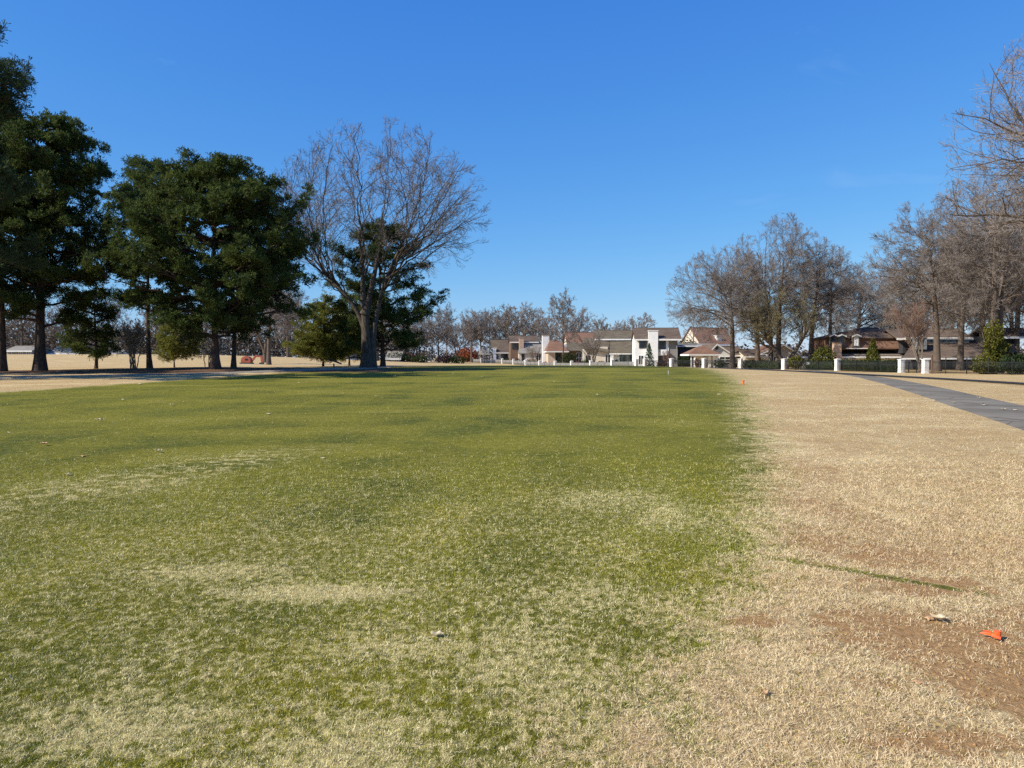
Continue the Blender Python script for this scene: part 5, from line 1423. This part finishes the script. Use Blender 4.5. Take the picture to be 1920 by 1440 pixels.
tuft_col = bpy.data.collections.new('tuft_library')
g = np.random.default_rng(99)
for k in range(12):
    if k < 6: vf = blades(15, g, .013, (.008, .019), (.2, 1.25), .0009)
    else: vf = blades(14, g, .018, (.012, .030), (.8, 1.5), .00095, .008)
    o_ = bpy.data.objects.new('tuft_%02d' % k, mesh('tuft_%02d' % k, *vf, m_blade)); tuft_col.objects.link(o_)


def turf_filter(xx, yy, g, thin):
    dirt = np.zeros(len(xx))
    for (cx, cy, rx, ry, st) in DIRT:
        q = np.hypot((xx - cx) / rx, (yy - cy) / ry) + g.normal(0, .22, len(xx))
        dirt = np.maximum(dirt, (1 - sst(.45, 1.3, q)) * st)
    on = np.zeros(len(xx), bool)
    pa = np.array(path_pts)
    for (ax, ay), (bx, by) in zip(pa[:-1], pa[1:]):
        tt = np.clip(((xx - ax) * (bx - ax) + (yy - ay) * (by - ay)) / ((bx - ax) ** 2 + (by - ay) ** 2), 0, 1)
        on |= np.hypot(xx - ax - tt * (bx - ax), yy - ay - tt * (by - ay)) < 1.5
    return (g.uniform(0, 1, len(xx)) > dirt * thin) & ~on


NT = 95000
uu = g.uniform(0, 1, NT); p_ = .5
dd = (2.15 ** p_ + uu * (14 ** p_ - 2.15 ** p_)) ** (1 / p_)
xx = g.uniform(-.82, .82, NT) * dd
k_ = turf_filter(xx, dd, g, .92) & (g.uniform(0, 1, NT) > sst(6.5, 14, dd))
xx, yy = xx[k_], dd[k_]; dd = yy; n = len(xx)
dry = sst(-.6, .6, xx - edge_f(yy) + g.normal(0, .25, n))
isdry = g.uniform(0, 1, n) < .10 + .87 * dry
pm_ = bpy.data.meshes.new('grass')
pm_.vertices.add(n); pm_.vertices.foreach_set('co', np.stack([xx, yy, hgt(xx, yy)], -1).astype(np.float32).ravel())
at = pm_.attributes.new('variant', 'INT', 'POINT'); at.data.foreach_set('value', (g.integers(0, 6, n) + 6 * isdry).astype(np.int32))
at = pm_.attributes.new('turn', 'FLOAT_VECTOR', 'POINT'); at.data.foreach_set('vector', np.stack([g.normal(0, .08, n), g.normal(0, .08, n), g.uniform(0, 6.283, n)], -1).astype(np.float32).ravel())
at = pm_.attributes.new('size', 'FLOAT', 'POINT'); at.data.foreach_set('value', (g.uniform(.75, 1.3, n) * np.clip((dd / 4) ** .55, .9, 1.9)).astype(np.float32))
go = obj('grass', pm_, None, 'short green and straw coloured grass on the near turf', 'grass', None, 'stuff')
ng = bpy.data.node_groups.new('grass_tufts', 'GeometryNodeTree')
ng.interface.new_socket('Geometry', in_out='INPUT', socket_type='NodeSocketGeometry'); ng.interface.new_socket('Geometry', in_out='OUTPUT', socket_type='NodeSocketGeometry')
gi, gout = ng.nodes.new('NodeGroupInput'), ng.nodes.new('NodeGroupOutput')
ci = ng.nodes.new('GeometryNodeCollectionInfo'); ci.inputs['Collection'].default_value = tuft_col; ci.inputs['Separate Children'].default_value = True; ci.inputs['Reset Children'].default_value = True
iop = ng.nodes.new('GeometryNodeInstanceOnPoints'); iop.inputs['Pick Instance'].default_value = True
for nm, ty, sk in (('variant', 'INT', 'Instance Index'), ('turn', 'FLOAT_VECTOR', 'Rotation'), ('size', 'FLOAT', 'Scale')):
    na = ng.nodes.new('GeometryNodeInputNamedAttribute'); na.data_type = ty; na.inputs['Name'].default_value = nm
    ng.links.new(na.outputs['Attribute'], iop.inputs[sk])
ng.links.new(gi.outputs[0], iop.inputs['Points']); ng.links.new(ci.outputs[0], iop.inputs['Instance']); ng.links.new(iop.outputs[0], gout.inputs[0])
go.modifiers.new('tufts', 'NODES').node_group = ng

# sparser single blades farther out
NB = 190000
uu = g.uniform(0, 1, NB)
dd = 6 * (40 / 6) ** uu
xx = g.uniform(-.80, .80, NB) * dd
k_ = turf_filter(xx, dd, g, .8) & (g.uniform(0, 1, NB) < sst(6, 13, dd) * (1 - sst(18, 40, dd))); xx, yy = xx[k_], dd[k_]; n = len(xx)
dry = sst(-.6, .6, xx - edge_f(yy) + g.normal(0, .4, n))
ln = np.where(g.uniform(0, 1, n) < .2 + .75 * dry, g.uniform(.02, .045, n), g.uniform(.012, .022, n)) * (yy / 10) ** .4
tilt = g.uniform(.5, 1.4, n); az = g.uniform(0, 6.283, n)
base = np.stack([xx, yy, hgt(xx, yy) - .004], -1)
dr = np.stack([np.cos(az) * np.sin(tilt), np.sin(az) * np.sin(tilt), np.cos(tilt)], -1) * ln[:, None]
sd = np.stack([-np.sin(az), np.cos(az), np.zeros(n)], -1) * (.0026 * (yy / 10) ** .7)[:, None]
V = np.stack([base - sd, base + sd, base + dr], 1).reshape(-1, 3)
obj('grass', mesh('grass_far', V, np.arange(n * 3).reshape(-1, 3), m_blade), None, 'sparse taller blades over the middle distance turf', 'grass', None, 'stuff')

# ------------------------------------------------------------------ crumbs of soil on the bare patches
m_soil = mottled('soil_crumbs', (.25, .142, .06), (.42, .25, .11), 40, .95, .1, .5)
P = []
for (cx, cy, rx, ry, st) in DIRT:
    n = int(900 * rx * ry * st) + 20
    a = g.uniform(0, 6.283, n); r = np.sqrt(g.uniform(0, 1, n)) * 1.0
    P.append(np.stack([cx + rx * r * np.cos(a), cy + ry * r * np.sin(a)], -1))
P = np.concatenate(P); n = len(P)
oct_ = np.array([[1, 0, 0], [-1, 0, 0], [0, 1, 0], [0, -1, 0], [0, 0, .7], [0, 0, -.7]])
sz = .003 + .010 * g.uniform(0, 1, n) ** 3
V = P[:, None, :].repeat(6, 1)
V = np.concatenate([V, hgt(P[:, 0], P[:, 1])[:, None, None].repeat(6, 1)], -1) + oct_[None] * sz[:, None, None] * g.uniform(.6, 1.3, (n, 6, 1)) + np.array([0, 0, .001])
F = (np.array([[0, 2, 4], [2, 1, 4], [1, 3, 4], [3, 0, 4], [2, 0, 5], [1, 2, 5], [3, 1, 5], [0, 3, 5]])[None] + (np.arange(n) * 6)[:, None, None]).reshape(-1, 3)
obj('dirt', mesh('soil_crumbs', V.reshape(-1, 3), F, m_soil), None, 'reddish crumbs of soil scattered on the bare patches', 'soil', None, 'stuff')
